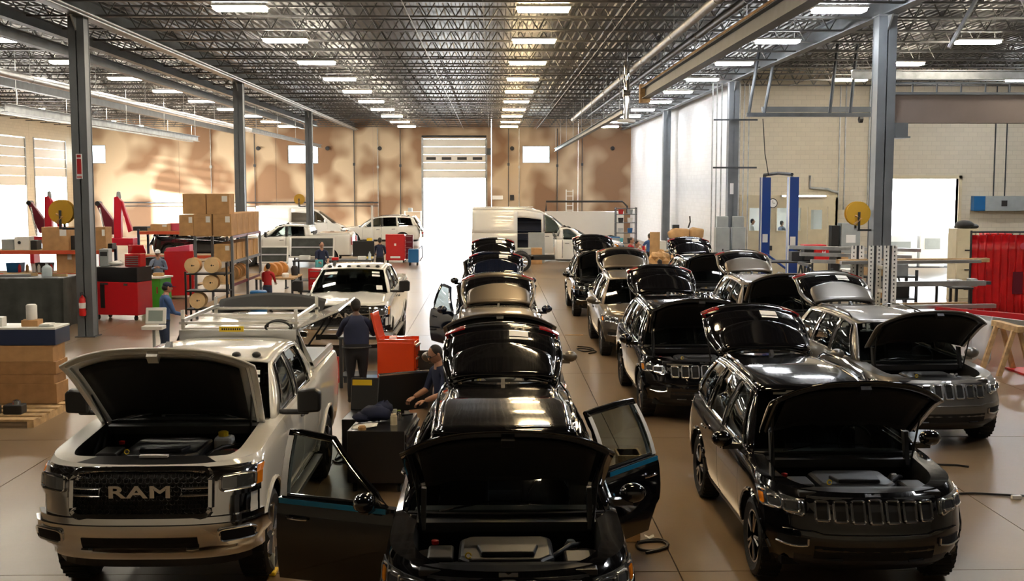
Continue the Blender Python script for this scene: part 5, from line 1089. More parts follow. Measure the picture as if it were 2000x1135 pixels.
MB().box(-.33, -.29, -.26, .26, 1.08, 1.16).box(-.33, .33, .22, .26, 1.08, 1.13).box(-.33, .33, -.26, -.22, 1.08, 1.13).build('tray_rim', 'orange_tool', t); X = rot('Y', -14, (-.33, 0, 1.08)); MB().box(-.33, -.28, -.26, .26, 1.08, 1.6, 0, X).build('lid', 'orange_tool', t, bevel=.01)
for k in range(3): simple('socket_set', MB().box(-.06, .06, -.04, .04, 0, .07), 'silver' if k else 'paper', ['white packet in the orange red cabinet tray', 'silver socket in the tray of the orange red cabinet', 'silver socket at the back of the orange red tray'][k], 'tool', loc=(-1.75 + .13 * k, 20.3 + .06 * k, 1.081))
simple('rubber_wheel', MB().lathe([(.05, -.04), (.11, -.05), (.13, -.03), (.13, .03), (.11, .05), (.05, .04)], (0, 0, .13), 'x', 18), 'rubber', 'small black wheel on the floor by the orange red cabinet', 'wheel', loc=(-1.15, 19.6, 0), smooth=45)
table('workbench', 'steel workbench in front of the second pickup', -2.9, -1.9, 21.6, 22.3, .98, 'steel_dark', 'steel_dark')
simple('blue_crate', MB().box(-.25, .25, -.2, .2, 0, .34), 'blue_tool', 'blue crate beside the man with his back turned', 'crate', loc=(-2.1, 20.95, 0), bevel=.02)
carton(-2.15, -1.8, 17.6, 18.0, 0, .3, 'open brown carton on the floor behind the black box', lab=False)
simple('dark_board', MB().box(-.22, .22, -.02, .02, 0, .9), 'trim', 'dark upright board between the roll cabinet and man with glasses', 'board', loc=(-1.14, 20.3, 0), rot=(R(-6), 0, 0))
simple('dark_mat', MB().box(-.5, .5, -.8, .8, 0, .02), 'trim', 'dark floor mat behind the black tool cart', 'mat', loc=(-1.15, 16.9, 0))
t = thing('laptop', 'white rugged computer on a stand beside the man in blue', 'computer', (-6.55, 22.3, 0)); MB().cyl((0, 0, 0), (0, 0, 1.05), .03, n=8).lathe([(.25, 0), (.25, .03)], (0, 0, 0), 'z', 14).build('stand', 'grey_box', t); MB().box(-.2, .2, -.15, .15, 1.05, 1.12).build('keyboard_base', 'white_plastic', t, bevel=.01); X = rot('X', -12, (0, .13, 1.12)); o = MB().box(-.2, .2, .11, .15, 1.14, 1.46, 0, X).build('screen_frame', 'white_plastic', t, bevel=.015); MB().box(-.14, .14, .104, .112, 1.19, 1.40, 0, X).build('screen', 'screen', o)
# second pickup ladder / floor items
for k, (pts, lb) in enumerate((([gnd(1245, 1062), gnd(1285, 1056), gnd(1305, 1066), gnd(1280, 1078), gnd(1250, 1076), gnd(1246, 1064), gnd(1290, 1060), gnd(1302, 1072), gnd(1262, 1083)], 'black cable loop on the floor right of the central SUV'), ([gnd(1810, 908), gnd(1840, 910), gnd(1870, 911), gnd(1892, 914)], 'short black hose on the floor right of the open hood'), ([gnd(1846, 968), gnd(1900, 966), gnd(1960, 969), gnd(2020, 972)], 'black cable running to the right edge across the floor'), ([gnd(1128, 678), gnd(1150, 680), gnd(1160, 685), gnd(1140, 688), gnd(1127, 682), gnd(1145, 683), gnd(1165, 688), gnd(1150, 692)], 'coiled black cable beside the tan SUV front wheel'), ([gnd(655, 900), gnd(668, 893), gnd(675, 900), gnd(660, 906), gnd(650, 902)], 'dark cable loop beside the pickup rear wheel'))):
    P_ = [Vector(p) for p in pts]; dense = []
    for i in range(len(P_) - 1):
        p0, p1, p2, p3 = P_[max(i - 1, 0)], P_[i], P_[i + 1], P_[min(i + 2, len(P_) - 1)]
        for q in range(5):
            u = q / 5; dense.append(.5 * ((2 * p1) + (-p0 + p2) * u + (2 * p0 - 5 * p1 + 4 * p2 - p3) * u * u + (-p0 + 3 * p1 - 3 * p2 + p3) * u ** 3))
    dense.append(P_[-1]); simple('floor_cable', MB().tube([(p.x, p.y, .016) for p in dense], .014, 6), 'cable', lb, 'cable', smooth=60)
p = gnd(1985, 975); simple('cable_plug', MB().box(-.06, .06, -.03, .03, 0, .05), 'white_plastic', 'white cable plug on the floor at the right edge', 'plug', loc=p, bevel=.01)
p = gnd(1268, 1052); simple('paper_scrap', MB().grid([[(x, y, .01 + .03 * abs(math.sin(20 * x))) for x in frange(-.05, .05, 4)] for y in frange(-.04, .04, 3)]), 'paper', 'crumpled white scrap on the floor by the cable loop', 'paper', loc=p, solid=.003)
p = gnd(1122, 655); simple('cardboard_scrap', MB().prism([(-.25, 0), (.2, -.05), (.25, .06), (-.1, .1)], .002, .012, 'z'), 'wood', 'flat tan cardboard scrap on the aisle floor', 'scrap', loc=p)
p = gnd(529, 1117); t = thing('bottle_jack', 'grey jack with yellow base beside the pickup front wheel', 'jack', (p[0], p[1] - .05, 0)); MB().box(-.07, .07, -.09, .09, 0, .04).build('base', 'yellow', t, bevel=.01); MB().lathe([(.05, .04), (.05, .2), (.03, .22), (.03, .28)], (0, 0, 0), 'z', 14).build('cylinder', 'grey_box', t, smooth=45)
p = at(1145, 805, 11.6); t = thing('wooden_box', 'small tan box frame standing on the floor by the open rear door', 'box', (1.47, 12.2, 0)); MB().box(-.12, .12, -.16, .16, 0, .95).build('body', 'kraft', t, bevel=.01); MB().box(-.13, .13, -.17, .17, .9, .95).build('lid', 'wood', t)
# ------------------------------------------------------------------ right-hand side
# two-post lift
t = thing('vehicle_lift', 'blue two post vehicle lift before the cream wall', 'lift')
for (px, Y, h) in ((1493, 48.9, 4.2), (1547, 46.4, 4.2)):
    x = at(px, 450, Y)[0]; b = MB(); b.box(x - .2, x + .2, Y - .17, Y + .17, .02, h); o = b.build('post', 'blue_lift', t, bevel=.01)
    MB().box(x - .36, x + .36, Y - .4, Y + .4, 0, .03).build('base_plate', 'blue_lift', t); MB().box(x - .21, x - .17, Y - .19, Y - .16, .1, h).build('edge_rail', 'white_plastic', o)
    MB().box(x + .19, x + .32, Y - .1, Y + .1, 1.1, 1.3).build('carriage', 'cable', o); MB().box(x - .12, x + .1, Y - .185, Y - .17, 1.45, 1.8).build('notice', 'paper', o)
    MB().cyl((x, Y - .1, 1.0), (x + .8, Y - 1.2, .3), .05, n=6).build('lift_arm', 'blue_lift', t)
a, c = at(1493, 347, 48.9), at(1547, 347, 46.4)
MB().tube([(a[0], 48.9, 4.2), (a[0], 48.9, 4.3), ((a[0] + c[0]) / 2, 47.6, 4.36), (c[0], 46.4, 4.3), (c[0], 46.4, 4.2)], .07, 6).build('overhead_beam', 'steel_dark', t)
simple('lift_cable', MB().tube([at(1490, 232, 47.8), at(1494, 300, 48), (a[0], 48.2, 4.3), (a[0], 48.6, 4.25)], .02, 5), 'cable', 'thin cable dropping from the roof frame to the blue lift', 'cable')
# office front set in the cream wall
OX0, OX1, OY = 10.85, 15.1, 50.1
def ob(px): return at(px, 430, OY)[0]
t = thing('office_booth', 'beige office front with two windows and a door in the cream wall', 'office')
w1, w2, dd = (ob(1461), ob(1508)), (ob(1515), ob(1566)), (ob(1577), ob(1617)); zt2 = 3.34; sw0, sw1 = at(1480, 453, OY)[2], at(1480, 404, OY)[2]
b = MB(); b.box(OX0, OX1, OY, OY + .1, sw1, zt2).box(OX0, dd[0], OY, OY + .1, 0, sw0).box(OX0, w1[0], OY, OY + .1, sw0, sw1).box(w1[1], w2[0], OY, OY + .1, sw0, sw1).box(w2[1], dd[0], OY, OY + .1, sw0, sw1).box(dd[1], OX1, OY, OY + .1, 0, sw1).box(OX1 - .1, OX1, OY, YC, 0, zt2).box(OX0, OX1, OY, YC, zt2, zt2 + .1); b.build('front_wall', 'beige', t)
for w_ in (w1, w2):
    f = MB(); f.box(w_[0], w_[1], OY - .03, OY + .12, sw0, sw0 + .05).box(w_[0], w_[1], OY - .03, OY + .12, sw1 - .05, sw1).box(w_[0], w_[0] + .05, OY - .03, OY + .12, sw0, sw1).box(w_[1] - .05, w_[1], OY - .03, OY + .12, sw0, sw1); fo = f.build('window_frame', 'beige', t); MB().box(w_[0] + .05, w_[1] - .05, OY + .04, OY + .05, sw0 + .05, sw1 - .05).build('pane', 'glass_clear', fo)
db = MB(); z0, z1 = at(1600, 448, OY)[2], at(1600, 410, OY)[2]; da, dc = ob(1584), ob(1606)
db.box(dd[0] + .03, da, OY + .02, OY + .07, .02, sw1).box(dc, dd[1] - .03, OY + .02, OY + .07, .02, sw1).box(da, dc, OY + .02, OY + .07, .02, z0).box(da, dc, OY + .02, OY + .07, z1, sw1); do = db.build('door', 'beige', t); MB().box(da, dc, OY + .04, OY + .05, z0, z1).build('door_pane', 'glass_clear', do); MB().cyl((dd[0] + .08, OY - .04, 1.05), (dd[0] + .22, OY - .04, 1.05), .02, n=8).build('door_handle', 'brushed', do)
MB().box(OX0 + .1, OX1 - .1, YC + .3, 53.5, 0, .65).build('raised_floor', 'wood', t)
MB().box(OX0, OX1, 53.5, 53.6, 0, 3.0).box(OX0, OX0 + .1, YC + .3, 53.5, 0, 3.0).box(OX1 - .1, OX1, YC + .3, 53.5, 0, 3.0).box(OX0, OX1, YC + .3, 53.6, 3.0, 3.1).build('back_room', 'white_plastic', t)
MB().box(12.3, 13.5, 51.6, 52.2, 2.94, 3.0).build('room_fill_light', 'room_glow', t)  # unseen glowing panel added to brighten the office interior
simple('office_desk', MB().box(11.2, 14.2, 52.2, 53.0, .72, .76).box(11.3, 11.36, 52.3, 52.9, 0, .72).box(14.0, 14.06, 52.3, 52.9, 0, .72), 'wood', 'desk inside the beige office behind the windows', 'desk', loc=(0, 0, .65))
simple('office_chair', MB().box(-.25, .25, -.06, .06, .5, 1.15).box(-.25, .25, -.5, 0, .45, .52).cyl((0, -.25, 0), (0, -.25, .45), .04, n=8).lathe([(.28, 0), (.28, .03)], (0, -.25, 0), 'z', 12), 'red_cloth', 'red backed office chair behind the left office window', 'chair', loc=(at(1464, 430, 52.1)[0] - .1, 52.1, .65), bevel=.03)
t = thing('wall_clock', 'round black rimmed clock above the office windows', 'clock', (at(1509, 397, OY)[0], OY - .04, at(1509, 397, OY)[2])); MB().lathe([(.0, 0), (.21, 0), (.21, .04), (0, .04)], (0, 0, 0), 'y', 24).build('rim', 'cable', t); MB().lathe([(0, -.006), (.175, -.006), (.175, 0), (0, 0)], (0, 0, 0), 'y', 24).build('face', 'clockface', t); MB().box(-.008, .008, -.012, -.008, 0, .13).box(0, .1, -.012, -.008, -.008, .008).build('hands', 'cable', t)
for k, (a0, a1) in enumerate(((1527, 1536), (1554, 1614))):
    q0, q1 = at(a0, 383, 49.9)[0], at(a1, 383, 49.9)[0]; t = thing('strip_light', ['short white strip light above the office windows', 'long white strip light above the office door'][k], 'light', (0, 0, 0)); MB().box(q0, q1, 49.9, 50.1, zt2 + .02, zt2 + .1).build('housing', 'white_plastic', t); MB().box(q0 + .03, q1 - .03, 49.86, 49.9, zt2 + .03, zt2 + .09).build('tube', 'strip_glow', t)
q = at(1620, 370, YC)[0]; simple('vent_pipe', MB().tube([(q - .9, YC - .1, 4.3), (q - .9, YC - .1, 3.75), (q - .1, YC - .1, 3.7), (q + .05, YC - .1, 3.62), (q + .35, YC - .1, 3.55)], .06, 8), 'galv', 'bent galvanised pipe on the cream wall above the office door', 'pipe', smooth=50)
# electrical cabinets
for k, (p0, p1, Y, h) in enumerate(((1398, 1425, 46.9, 2.15), (1430, 1456, 46.9, 2.15))):
    x0, x1 = at(p0, 480, Y)[0], at(p1, 480, Y)[0]; t = thing('electrical_cabinet', ['left grey electrical cabinet at the middle right column', 'right grey electrical cabinet at the middle right column'][k], 'cabinet'); MB().box(x0, x1, Y, Y + .45, 0, h).build('body', 'grey_box', t, bevel=.01); d_ = MB().box(x0 + .03, x1 - .03, Y - .02, Y, .1, h - .06).build('door', 'grey_box', t, bevel=.006); MB().box((x0 + x1) / 2 - .02, (x0 + x1) / 2 + .02, Y - .05, Y - .02, 1.15, 1.28).build('handle', 'cable', d_)
    MB().box(x0 + .05, x1 - .05, Y + .1, Y + .35, h, h + .45).build('upper_box', 'grey_box', t, bevel=.01)
x0, x1, z0, z1 = rect(1902, 2010, 383, 412, YC - .35); t = thing('panel_board', 'long grey and blue electrical box high on the cream wall at right', 'electrical box'); MB().box(x0 + .5, x1, YC - .35, YC, z0, z1).build('body', 'grey_box', t, bevel=.01); MB().box(x0, x0 + .5, YC - .35, YC, z0, z1).build('blue_end', 'blue_tool', t, bevel=.01); MB().box((x0 + x1) / 2, (x0 + x1) / 2 + .25, YC - .37, YC - .35, z0 + .2, z1 - .2).build('window', 'trim', t)
# cabinet and machines near the opening
def px_box(name, px0, px1, py0, py1, Y, d_, m, label, cat, z0=0., **k):
    x0, x1, q0, q1 = rect(px0, px1, py0, py1, Y); z0 = q0 if z0 is None else z0; t = thing(name, label, cat, ((x0 + x1) / 2, Y + d_ / 2, z0)); w_ = (x1 - x0) / 2; MB().box(-w_, w_, -d_ / 2, d_ / 2, 0, q1 - z0).build('body', m, t, bevel=.012); return t, w_, q1 - z0
t, w_, h_ = px_box('control_cabinet', 1643, 1681, 436, 480, 44, .6, 'grey_box', 'grey control cabinet with a notice beside the near right column', 'cabinet'); MB().box(-w_ * .5, w_ * .5, -.31, -.3, h_ - .75, h_ - .45).build('notice', 'paper', t); MB().box(-w_ - .35, -w_ - .05, -.2, .2, 0, h_ - .1).build('side_module', 'cable', t)
t, w_, h_ = px_box('file_cabinet', 1866, 1912, 447, 520, 38, .7, 'beige', 'beige file cabinet stack right of the bright opening', 'cabinet')
for k in range(3):
    d_ = MB().box(-w_ + .03, w_ - .03, -.37, -.35, .1 + k * .65, .68 + k * .65).build('drawer', 'beige', t, bevel=.006); MB().box(-.08, .08, -.39, -.37, .38 + k * .65, .42 + k * .65).build('handle', 'cable', d_)
simple('black_tarp', MB().ell((0, 0, 0), (.30, .3, .16), 16, 8).ell((.22, 0, -.05), (.25, .25, .10), 14, 8), 'cable', 'heap of black cloth on top of the beige cabinet', 'cloth', loc=(at(1885, 440, 38.3)[0], 38.35, h_ + .12), smooth=60)
t, w_, h_ = px_box('red_box', 1925, 1978, 456, 476, 34, .5, 'red_plastic', 'red box on the stand behind the welding curtain', 'box', z0=None)
simple('box_stand', MB().box(-.5, .5, -.3, .3, 0, at(1950, 476, 34)[2]), 'steel_grey', 'grey stand under the red box at right', 'stand', loc=(at(1950, 470, 34)[0], 34.25, 0), bevel=.01)
for k, (px, py, w_, h_, lb) in enumerate(((1765, 438, 1.6, 1.5, 'pale machine seen through the bright opening, left'), (1815, 430, 1.2, 1.7, 'pale tall machine seen through the bright opening, middle'), (1855, 436, .8, 1.6, 'pale cabinet seen through the bright opening, right'))):
    x = at(px, py, 55)[0] + .3 * (k - 1); t = thing('machine', lb, 'machine', (x, 55, 0)); MB().box(-w_ / 2, w_ / 2, -.5, .5, 0, h_).build('body', 'white_plastic', t, bevel=.03); MB().box(-w_ * .3, w_ * .3, -.52, -.5, h_ * .5, h_ * .8).build('panel', 'grey_box', t); MB().box(-w_ * .1, w_ * .1, -.1, .1, h_, h_ + .35).build('top_unit', 'white_plastic', t)
# white perforated rack uprights with long bar stock
def perf_post(label, x, y, h):
    t = thing('perforated_upright', label, 'rack upright', (x, y, 0))
    for s in (-1, 1):
        b = MB(); w_ = .055; cx = s * .085; b.box(cx - w_, cx - .016, -.03, .0, 0, h).box(cx + .016, cx + w_, -.03, .0, 0, h); z = 0
        while z < h - .05: b.box(cx - .016, cx + .016, -.03, 0, z, z + .05); z += .085
        b.build('channel', 'white_plastic', t)
    MB().box(-.14, .14, 0, .02, 0, h).build('web_plate', 'steel_dark', t)
    for k in range(4): MB().box(-.05, .05, .02, .7, .55 + k * .5, .62 + k * .5).build('arm', 'white_plastic', t)
for px, Y, lb in ((1674, 25.2, 'white perforated rack upright, left of three behind the silver SUV'), (1708, 24.6, 'white perforated rack upright, middle of three behind the silver SUV'), (1738, 24.0, 'white perforated rack upright, right of three behind the silver SUV')):
    perf_post(lb, at(px, 520, Y)[0], Y, at(px, 480, Y)[2])
random.seed(3)
bl = ['top', 'second', 'third', 'fourth', 'fifth', 'sixth', 'seventh', 'lowest']
for k in range(8):
    z = 2.42 - .22 * k; x0 = 6.9 + .05 * (k % 3); l = 3.4 + random.uniform(-.4, .6)
    simple('metal_bar', MB().box(0, l, -.05 - .03 * (k % 2), .05, 0, .07 + .02 * (k % 3)), ['aluminium', 'wood', 'galv', 'steel_dark'][k % 4], 'long bar stock on the rack behind the silver SUV, %s from above' % bl[k], 'bar', loc=(7.55, 24.75 + .28 * (k % 2), 0.63 + .5 * (3 - k // 2)), rot=(0, 0, R(7)))
for k in range(3):
    p0, p1 = at(1566 + 14 * k, 476 + 8 * k, 34 + k), at(1665 + 22 * k, 478 + 13 * k, 33)
    simple('aluminium_rail', MB().box(0, 3.8 - .6 * k, -.08, .08, 0, .10), 'galv', ['long galvanised rail on trestles beside the blue lift, top', 'long galvanised rail on trestles beside the blue lift, middle', 'long galvanised rail on trestles beside the blue lift, low'][k], 'rail', loc=(8.9 + .25 * k, 34.3 - .3 * k, 1.95 - .19 * k), rot=(0, R(1), R(-8)))
for x in (9.3, 11.9):
    t = thing('trestle', 'dark steel trestle under the galvanised rails, %s' % ('nearer the lift' if x < 10 else 'nearer the column'), 'trestle', (x, 34, 0))
    for s in (-1, 1): MB().cyl((-.3, s * .5, 0), (0, s * .4, 1.5), .03, n=6).cyl((.3, s * .5, 0), (0, s * .4, 1.5), .03, n=6).build('leg_pair', 'steel_dark', t)
    MB().box(-.05, .05, -.6, .6, 1.47, 1.55).build('beam', 'steel_dark', t)
# dark bench with red machine by the lift
table('workbench', 'long dark bench behind the rightmost SUVs', 7.2, 10.6, 37.6, 38.6, 1.35, 'steel_dark', 'trim')
t = thing('portable_heater', 'bright red portable machine on the dark bench by the lift', 'machine', (at(1592, 500, 38)[0], 38.0, 1.35)); MB().prism([(-.1, 0), (.38, .0), (.42, .12), (.38, .5), (.1, .56), (-.1, .5)], -.25, .25, 'y').build('shell', 'red_plastic', t, bevel=.05); MB().box(-.42, -.1, -.22, .22, .02, .5).build('grille', 'cable', t, bevel=.02); MB().box(-.44, .3, -.26, .26, .5, .55).build('top_bar', 'red_plastic', t, bevel=.02); MB().prism([(.12, .2), (.18, .36), (.21, .28), (.26, .36), (.3, .22), (.22, .16)], -.262, -.255, 'y').build('white_mark', 'paper', t)
for k, (px, w_, h_, m, lb) in enumerate(((1558, .5, .3, 'trim', 'dark toolbox left of the red machine'), (1625, .5, .35, 'tarp', 'grey green bag right of the red machine'), (1642, .4, .18, 'kraft', 'tan bundle right of the grey green bag'))): simple('toolbox', MB().box(-w_ / 2, w_ / 2, -.2, .2, 0, h_).cyl((-w_ * .3, 0, h_ + .06), (w_ * .3, 0, h_ + .06), .02, n=6), m, lb, 'toolbox', loc=(at(px, 500, 38.2)[0], 38.2, 1.35), bevel=.03)
# black table frame, red curtain, red beam, sawhorse, bin
table('steel_table', 'black steel table left of the red welding curtain', at(1836, 560, 30)[0], at(1902, 560, 29)[0], 29, 30.4, 1.25, 'cable', 'cable', cat='table')
t = thing('welding_curtain', 'red welding curtain hanging in a frame at the right edge', 'curtain', (0, 0, 0)); xa, xb2 = 13.0, 14.8; rr = []
for k in range(6): rr.append([(lerp(xa, xb2, i / 44), 31 + .05 * math.sin(i * 1.25), lerp(2.5, .28, k / 5)) for i in range(45)])
MB().grid(rr).build('curtain', 'curtain_red', t, smooth=60, solid=.006)
MB().cyl((xa, 31, 0), (xa, 31, 2.62), .03, n=8).cyl((xb2, 31, 0), (xb2, 31, 2.62), .03, n=8).cyl((xa, 31, 2.58), (xb2, 31, 2.58), .025, n=8).box(xa - .03, xa + .03, 30.6, 31.4, 0, .04).box(xb2 - .03, xb2 + .03, 30.6, 31.4, 0, .04).build('frame', 'steel_dark', t)
for i in range(9): MB().tube([(xa + .12 + .2 * i + .0, 31 + .035 * math.cos(a), 2.55 + .05 * math.sin(a)) for a in frange(0, 5.6, 7)], .008, 4, closed=True).build('ring', 'steel_dark', t)
MB().box(xa + 1.15, xa + 1.42, 30.92, 30.95, .9, 1.5).build('patch', 'maroon', t); MB().lathe([(.05, -.01), (.09, 0), (.05, .01)], (xa + 1.4, 30.93, 2.2), 'y', 14).build('round_logo', 'pink', t)
simple('red_channel', MB().box(0, 3.2, -.1, .1, 0, .14), 'red_tool', 'long red steel channel lying across stands at right', 'beam', loc=(9.7, 24.9, 1.05), rot=(0, R(4), R(-12)))
simple('white_channel', MB().box(0, 3.0, -.06, .06, 0, .1), 'galv', 'bright galvanised channel beside the red one', 'beam', loc=(10.2, 24.2, 1.0), rot=(0, R(6), R(-14)))
t = thing('sawhorse', 'brown wooden sawhorse with a red foot at the right edge', 'sawhorse', (10.55, 23.2, 0))
for s in (-1, 1):
    for y in (-.4, .4): MB().prism([(s * .38, 0), (s * .28, 0), (s * .02, .92), (s * .10, .92)], y - .04, y + .04, 'y').build('leg', 'wood', t)
MB().box(-.08, .08, -.6, .6, .9, 1.02).build('beam', 'wood', t); MB().box(.2, .6, -.5, .5, 0, .04).build('red_foot', 'red_plastic', t)
simple('clear_wrap', MB().grid([[(lerp(0, 1.0, i / 10), .1 * math.sin(i * 1.3), 1.0 - .9 * (k / 6) + .06 * math.sin(i * 2 + k)) for i in range(11)] for k in range(7)]), 'plastic_wrap', 'crumpled clear plastic sheet hanging by the sawhorse', 'sheet', loc=(9.6, 24.0, .02), smooth=60, solid=.004)
t = thing('trash_bin', 'round grey green bin behind the silver SUV hood', 'bin', (8.5, 21.2, 0)); MB().lathe([(.22, 0), (.27, .62), (.29, .62), (.29, .66), (.25, .66), (.21, .05)], (0, 0, 0), 'z', 20).build('body', 'steel_grey', t, smooth=45); MB().tube([(.28 * math.cos(a), .28 * math.sin(a), .66) for a in frange(0, 2 * PI * 23 / 24, 23)], .014, 6, closed=True).build('rim', 'steel_lt', t)
# ------------------------------------------------------------------ back right corner
t = thing('tool_rack', 'dark wire rack full of tools at the back right corner', 'rack', (at(1222, 440, 68)[0], 68, 0))
for x in (-.6, .6):
    for y in (-.3, .3): MB().cyl((x, y, 0), (x, y, 2.6), .03, n=6).build('post', 'steel_dark', t)
for z in (.5, 1.1, 1.7, 2.2, 2.55): MB().box(-.62, .62, -.32, .32, z - .03, z).build('shelf', 'steel_dark', t)
random.seed(5)
for k in range(8):
    m = ['galv', 'blue_tool', 'cable', 'white_plastic', 'red_plastic', 'grey_box', 'teal', 'cable'][k]; simple('tool_tub', MB().prism([(-.12, 0), (.12, 0), (.15, .28), (-.15, .28)], -.14, .14, 'y'), m, '%s tub on the %s shelf of the dark corner rack' % (['galvanised', 'blue', 'black', 'white', 'red', 'grey', 'teal', 'dark'][k], ['second', 'second', 'third', 'third', 'fourth', 'fourth', 'lowest', 'lowest'][k]), 'tub', loc=(at(1222, 440, 68)[0] - .3 + .55 * (k % 2), 68, (1.1, 1.7, 2.2, .5)[k // 2] + .0), bevel=.01)
table('workbench', 'wooden bench along the white wall at the back', 6.4, 9.2, 50.4, 51.6, 1.0, 'steel_dark')
t = thing('wrapped_seat', 'brown paper wrapped seat frame on a shelf by the white wall', 'wrapped part', (at(1342, 440, 49)[0], 49.3, 0)); MB().box(-.75, .75, -.3, .3, 1.55, 1.6).box(-.7, -.62, -.25, .25, 0, 1.55).box(.62, .7, -.25, .25, 0, 1.55).build('shelf', 'steel_dark', t)
MB().prism([(-.7, 1.6), (.1, 1.6), (.12, 2.0), (-.5, 2.05), (-.78, 1.85)], -.25, .25, 'y').prism([(.14, 1.6), (.72, 1.62), (.75, 2.0), (.3, 2.08), (.16, 1.98)], -.25, .25, 'y').build('kraft_wrap', 'kraft', t, bevel=.06); MB().tube([(.1, 0, 2.05), (.18, 0, 2.3), (.16, 0, 2.55)], .03, 6).box(-.6, -.3, -.1, .1, 2.03, 2.18).build('black_bracket', 'cable', t)
simple('plywood_panel', MB().box(-.2, .2, -.03, .03, 0, 2.0), 'kraft', 'tall narrow plywood panel behind the men at the back', 'panel', loc=(at(1279, 460, 46)[0], 46, 0), bevel=.005)
simple('kraft_heap', crumple([((0, 0, .3), (.4, .35, .32)), ((.55, .05, .22), (.35, .3, .24)), ((-.4, .1, .18), (.3, .3, .2))]), 'kraft', 'heap of crumpled brown paper behind the right row of SUVs', 'paper heap', loc=(at(1288, 490, 42)[0], 42, .83), )
simple('parts_table', MB().box(-1.4, 1.4, -.5, .5, .66, .72).box(-1.35, 1.35, -.45, .45, 0, .66), 'trim', 'dark covered table holding the crumpled brown paper', 'table', loc=(at(1288, 490, 42)[0] + .4, 42, 0), bevel=.01)
simple('red_jack_post', MB().cyl((0, 0, 0), (0, 0, 1.55), .09, n=12).box(-.25, .25, -.25, .25, 0, .08).cyl((0, 0, 1.55), (0, 0, 1.75), .05, n=8), 'red_plastic', 'red upright jack post between the men and brown paper', 'jack', loc=(at(1257, 490, 40)[0], 40, 0))
for k in range(3): simple('storage_bin', MB().box(-.3, .3, -.25, .25, 0, .42).box(-.2, .2, -.26, -.25, .08, .34), ['white_plastic', 'film_blue', 'cable'][k], ['white bin on the back bench by the white wall', 'pale blue bin on the back bench by the white wall', 'black bin on the back bench by the white wall'][k], 'bin', loc=(6.9 + .75 * k + .5, 50.8, 1.0), bevel=.02)
for k, (px, w_, m, lb) in enumerate(((1025, .9, 'galv', 'grey metal case on the floor below the van door'), (1052, .5, 'cardboard', 'brown carton on the floor beside the grey metal case'))): px_box('floor_case', px - 15, px + 13 - 6 * k, 485, 510, 56.6, .6, m, lb, 'case')
t, w_, h_ = px_box('steel_cage', 1032, 1064, 455, 482, 57.6, .5, 'grey_box', 'grey cabinet standing before the van sliding door', 'cabinet')
t = thing('ladder_truck_body', 'white service body with black ladder rack behind the chassis cab', 'truck body', (at(1140, 440, 72)[0], 72, 0)); MB().box(-2.4, 2.4, -1, 1, .6, 2.3).build('body', 'white_paint', t, bevel=.03); MB().tube([(-2.4, -1, 2.3), (-2.4, -1, 2.9), (2.3, -1, 2.9), (2.6, -1, 2.6), (2.6, -1, 2.2)], .06, 8).build('rack', 'cable', t)
for x in (-1.6, 1.6): MB().lathe([(.42, -.15), (.42, .15)], (x, -.85, .42), 'y', 20).build('wheel', 'rubber', t)
for x in (-1.6, 1.6): MB().lathe([(.42, -.15), (.42, .15)], (x, .85, .42), 'y', 20).build('wheel', 'rubber', t)
t = thing('step_ladder', 'white step ladder leaning at the brown back wall', 'ladder', (at(1115, 430, 84)[0], 85.5, 0))
for x in (-.25, .25): MB().box(x - .04, x + .04, -.05, .05, 0, 3.6).build('stile', 'white_plastic', t)
for k in range(10): MB().box(-.25, .25, -.04, .04, .3 + .35 * k, .35 + .35 * k).build('rung', 'white_plastic', t)
for k, (px, py, w_, h_, m, lb) in enumerate(((972, 386, .8, .3, 'white_plastic', 'white junction box on the wall right of the bay door'), (1090, 424, .8, .9, 'maroon', 'dark red panel on the back wall behind the van'), (1000, 386, .3, .4, 'trim', 'small dark bell on the wall right of the bay door'))):
    q = at(px, py, WB); simple('wall_box', MB().box(-w_ / 2, w_ / 2, -.15, 0, -h_ / 2, h_ / 2), m, lb, 'box', loc=(q[0], WB, q[2]), bevel=.02)
for k, px in enumerate((505, 640, 742, 1000, 1196)):
    q = at(px, 290, WB); simple('wall_horn', MB().lathe([(.04, -.25), (.16, -.22), (.16, -.1), (.06, 0)], (0, 0, 0), 'y', 12), 'trim', 'small dark round fixture high on the back wall, %s' % ['far left', 'right of the left window', 'left of the bay door', 'right of the bay door', 'near the white corner'][k], 'fixture', loc=(q[0], WB, q[2]))
simple('wall_tank', MB().lathe([(.25, 0), (.27, .1), (.27, 1.0), (.2, 1.15), (0, 1.2)], (0, 0, 0), 'z', 16), 'white_plastic', 'white tank below the conduits at the middle right column', 'tank', loc=(CXR + 1.2, 48.4, 2.0), smooth=45) if 0 else None
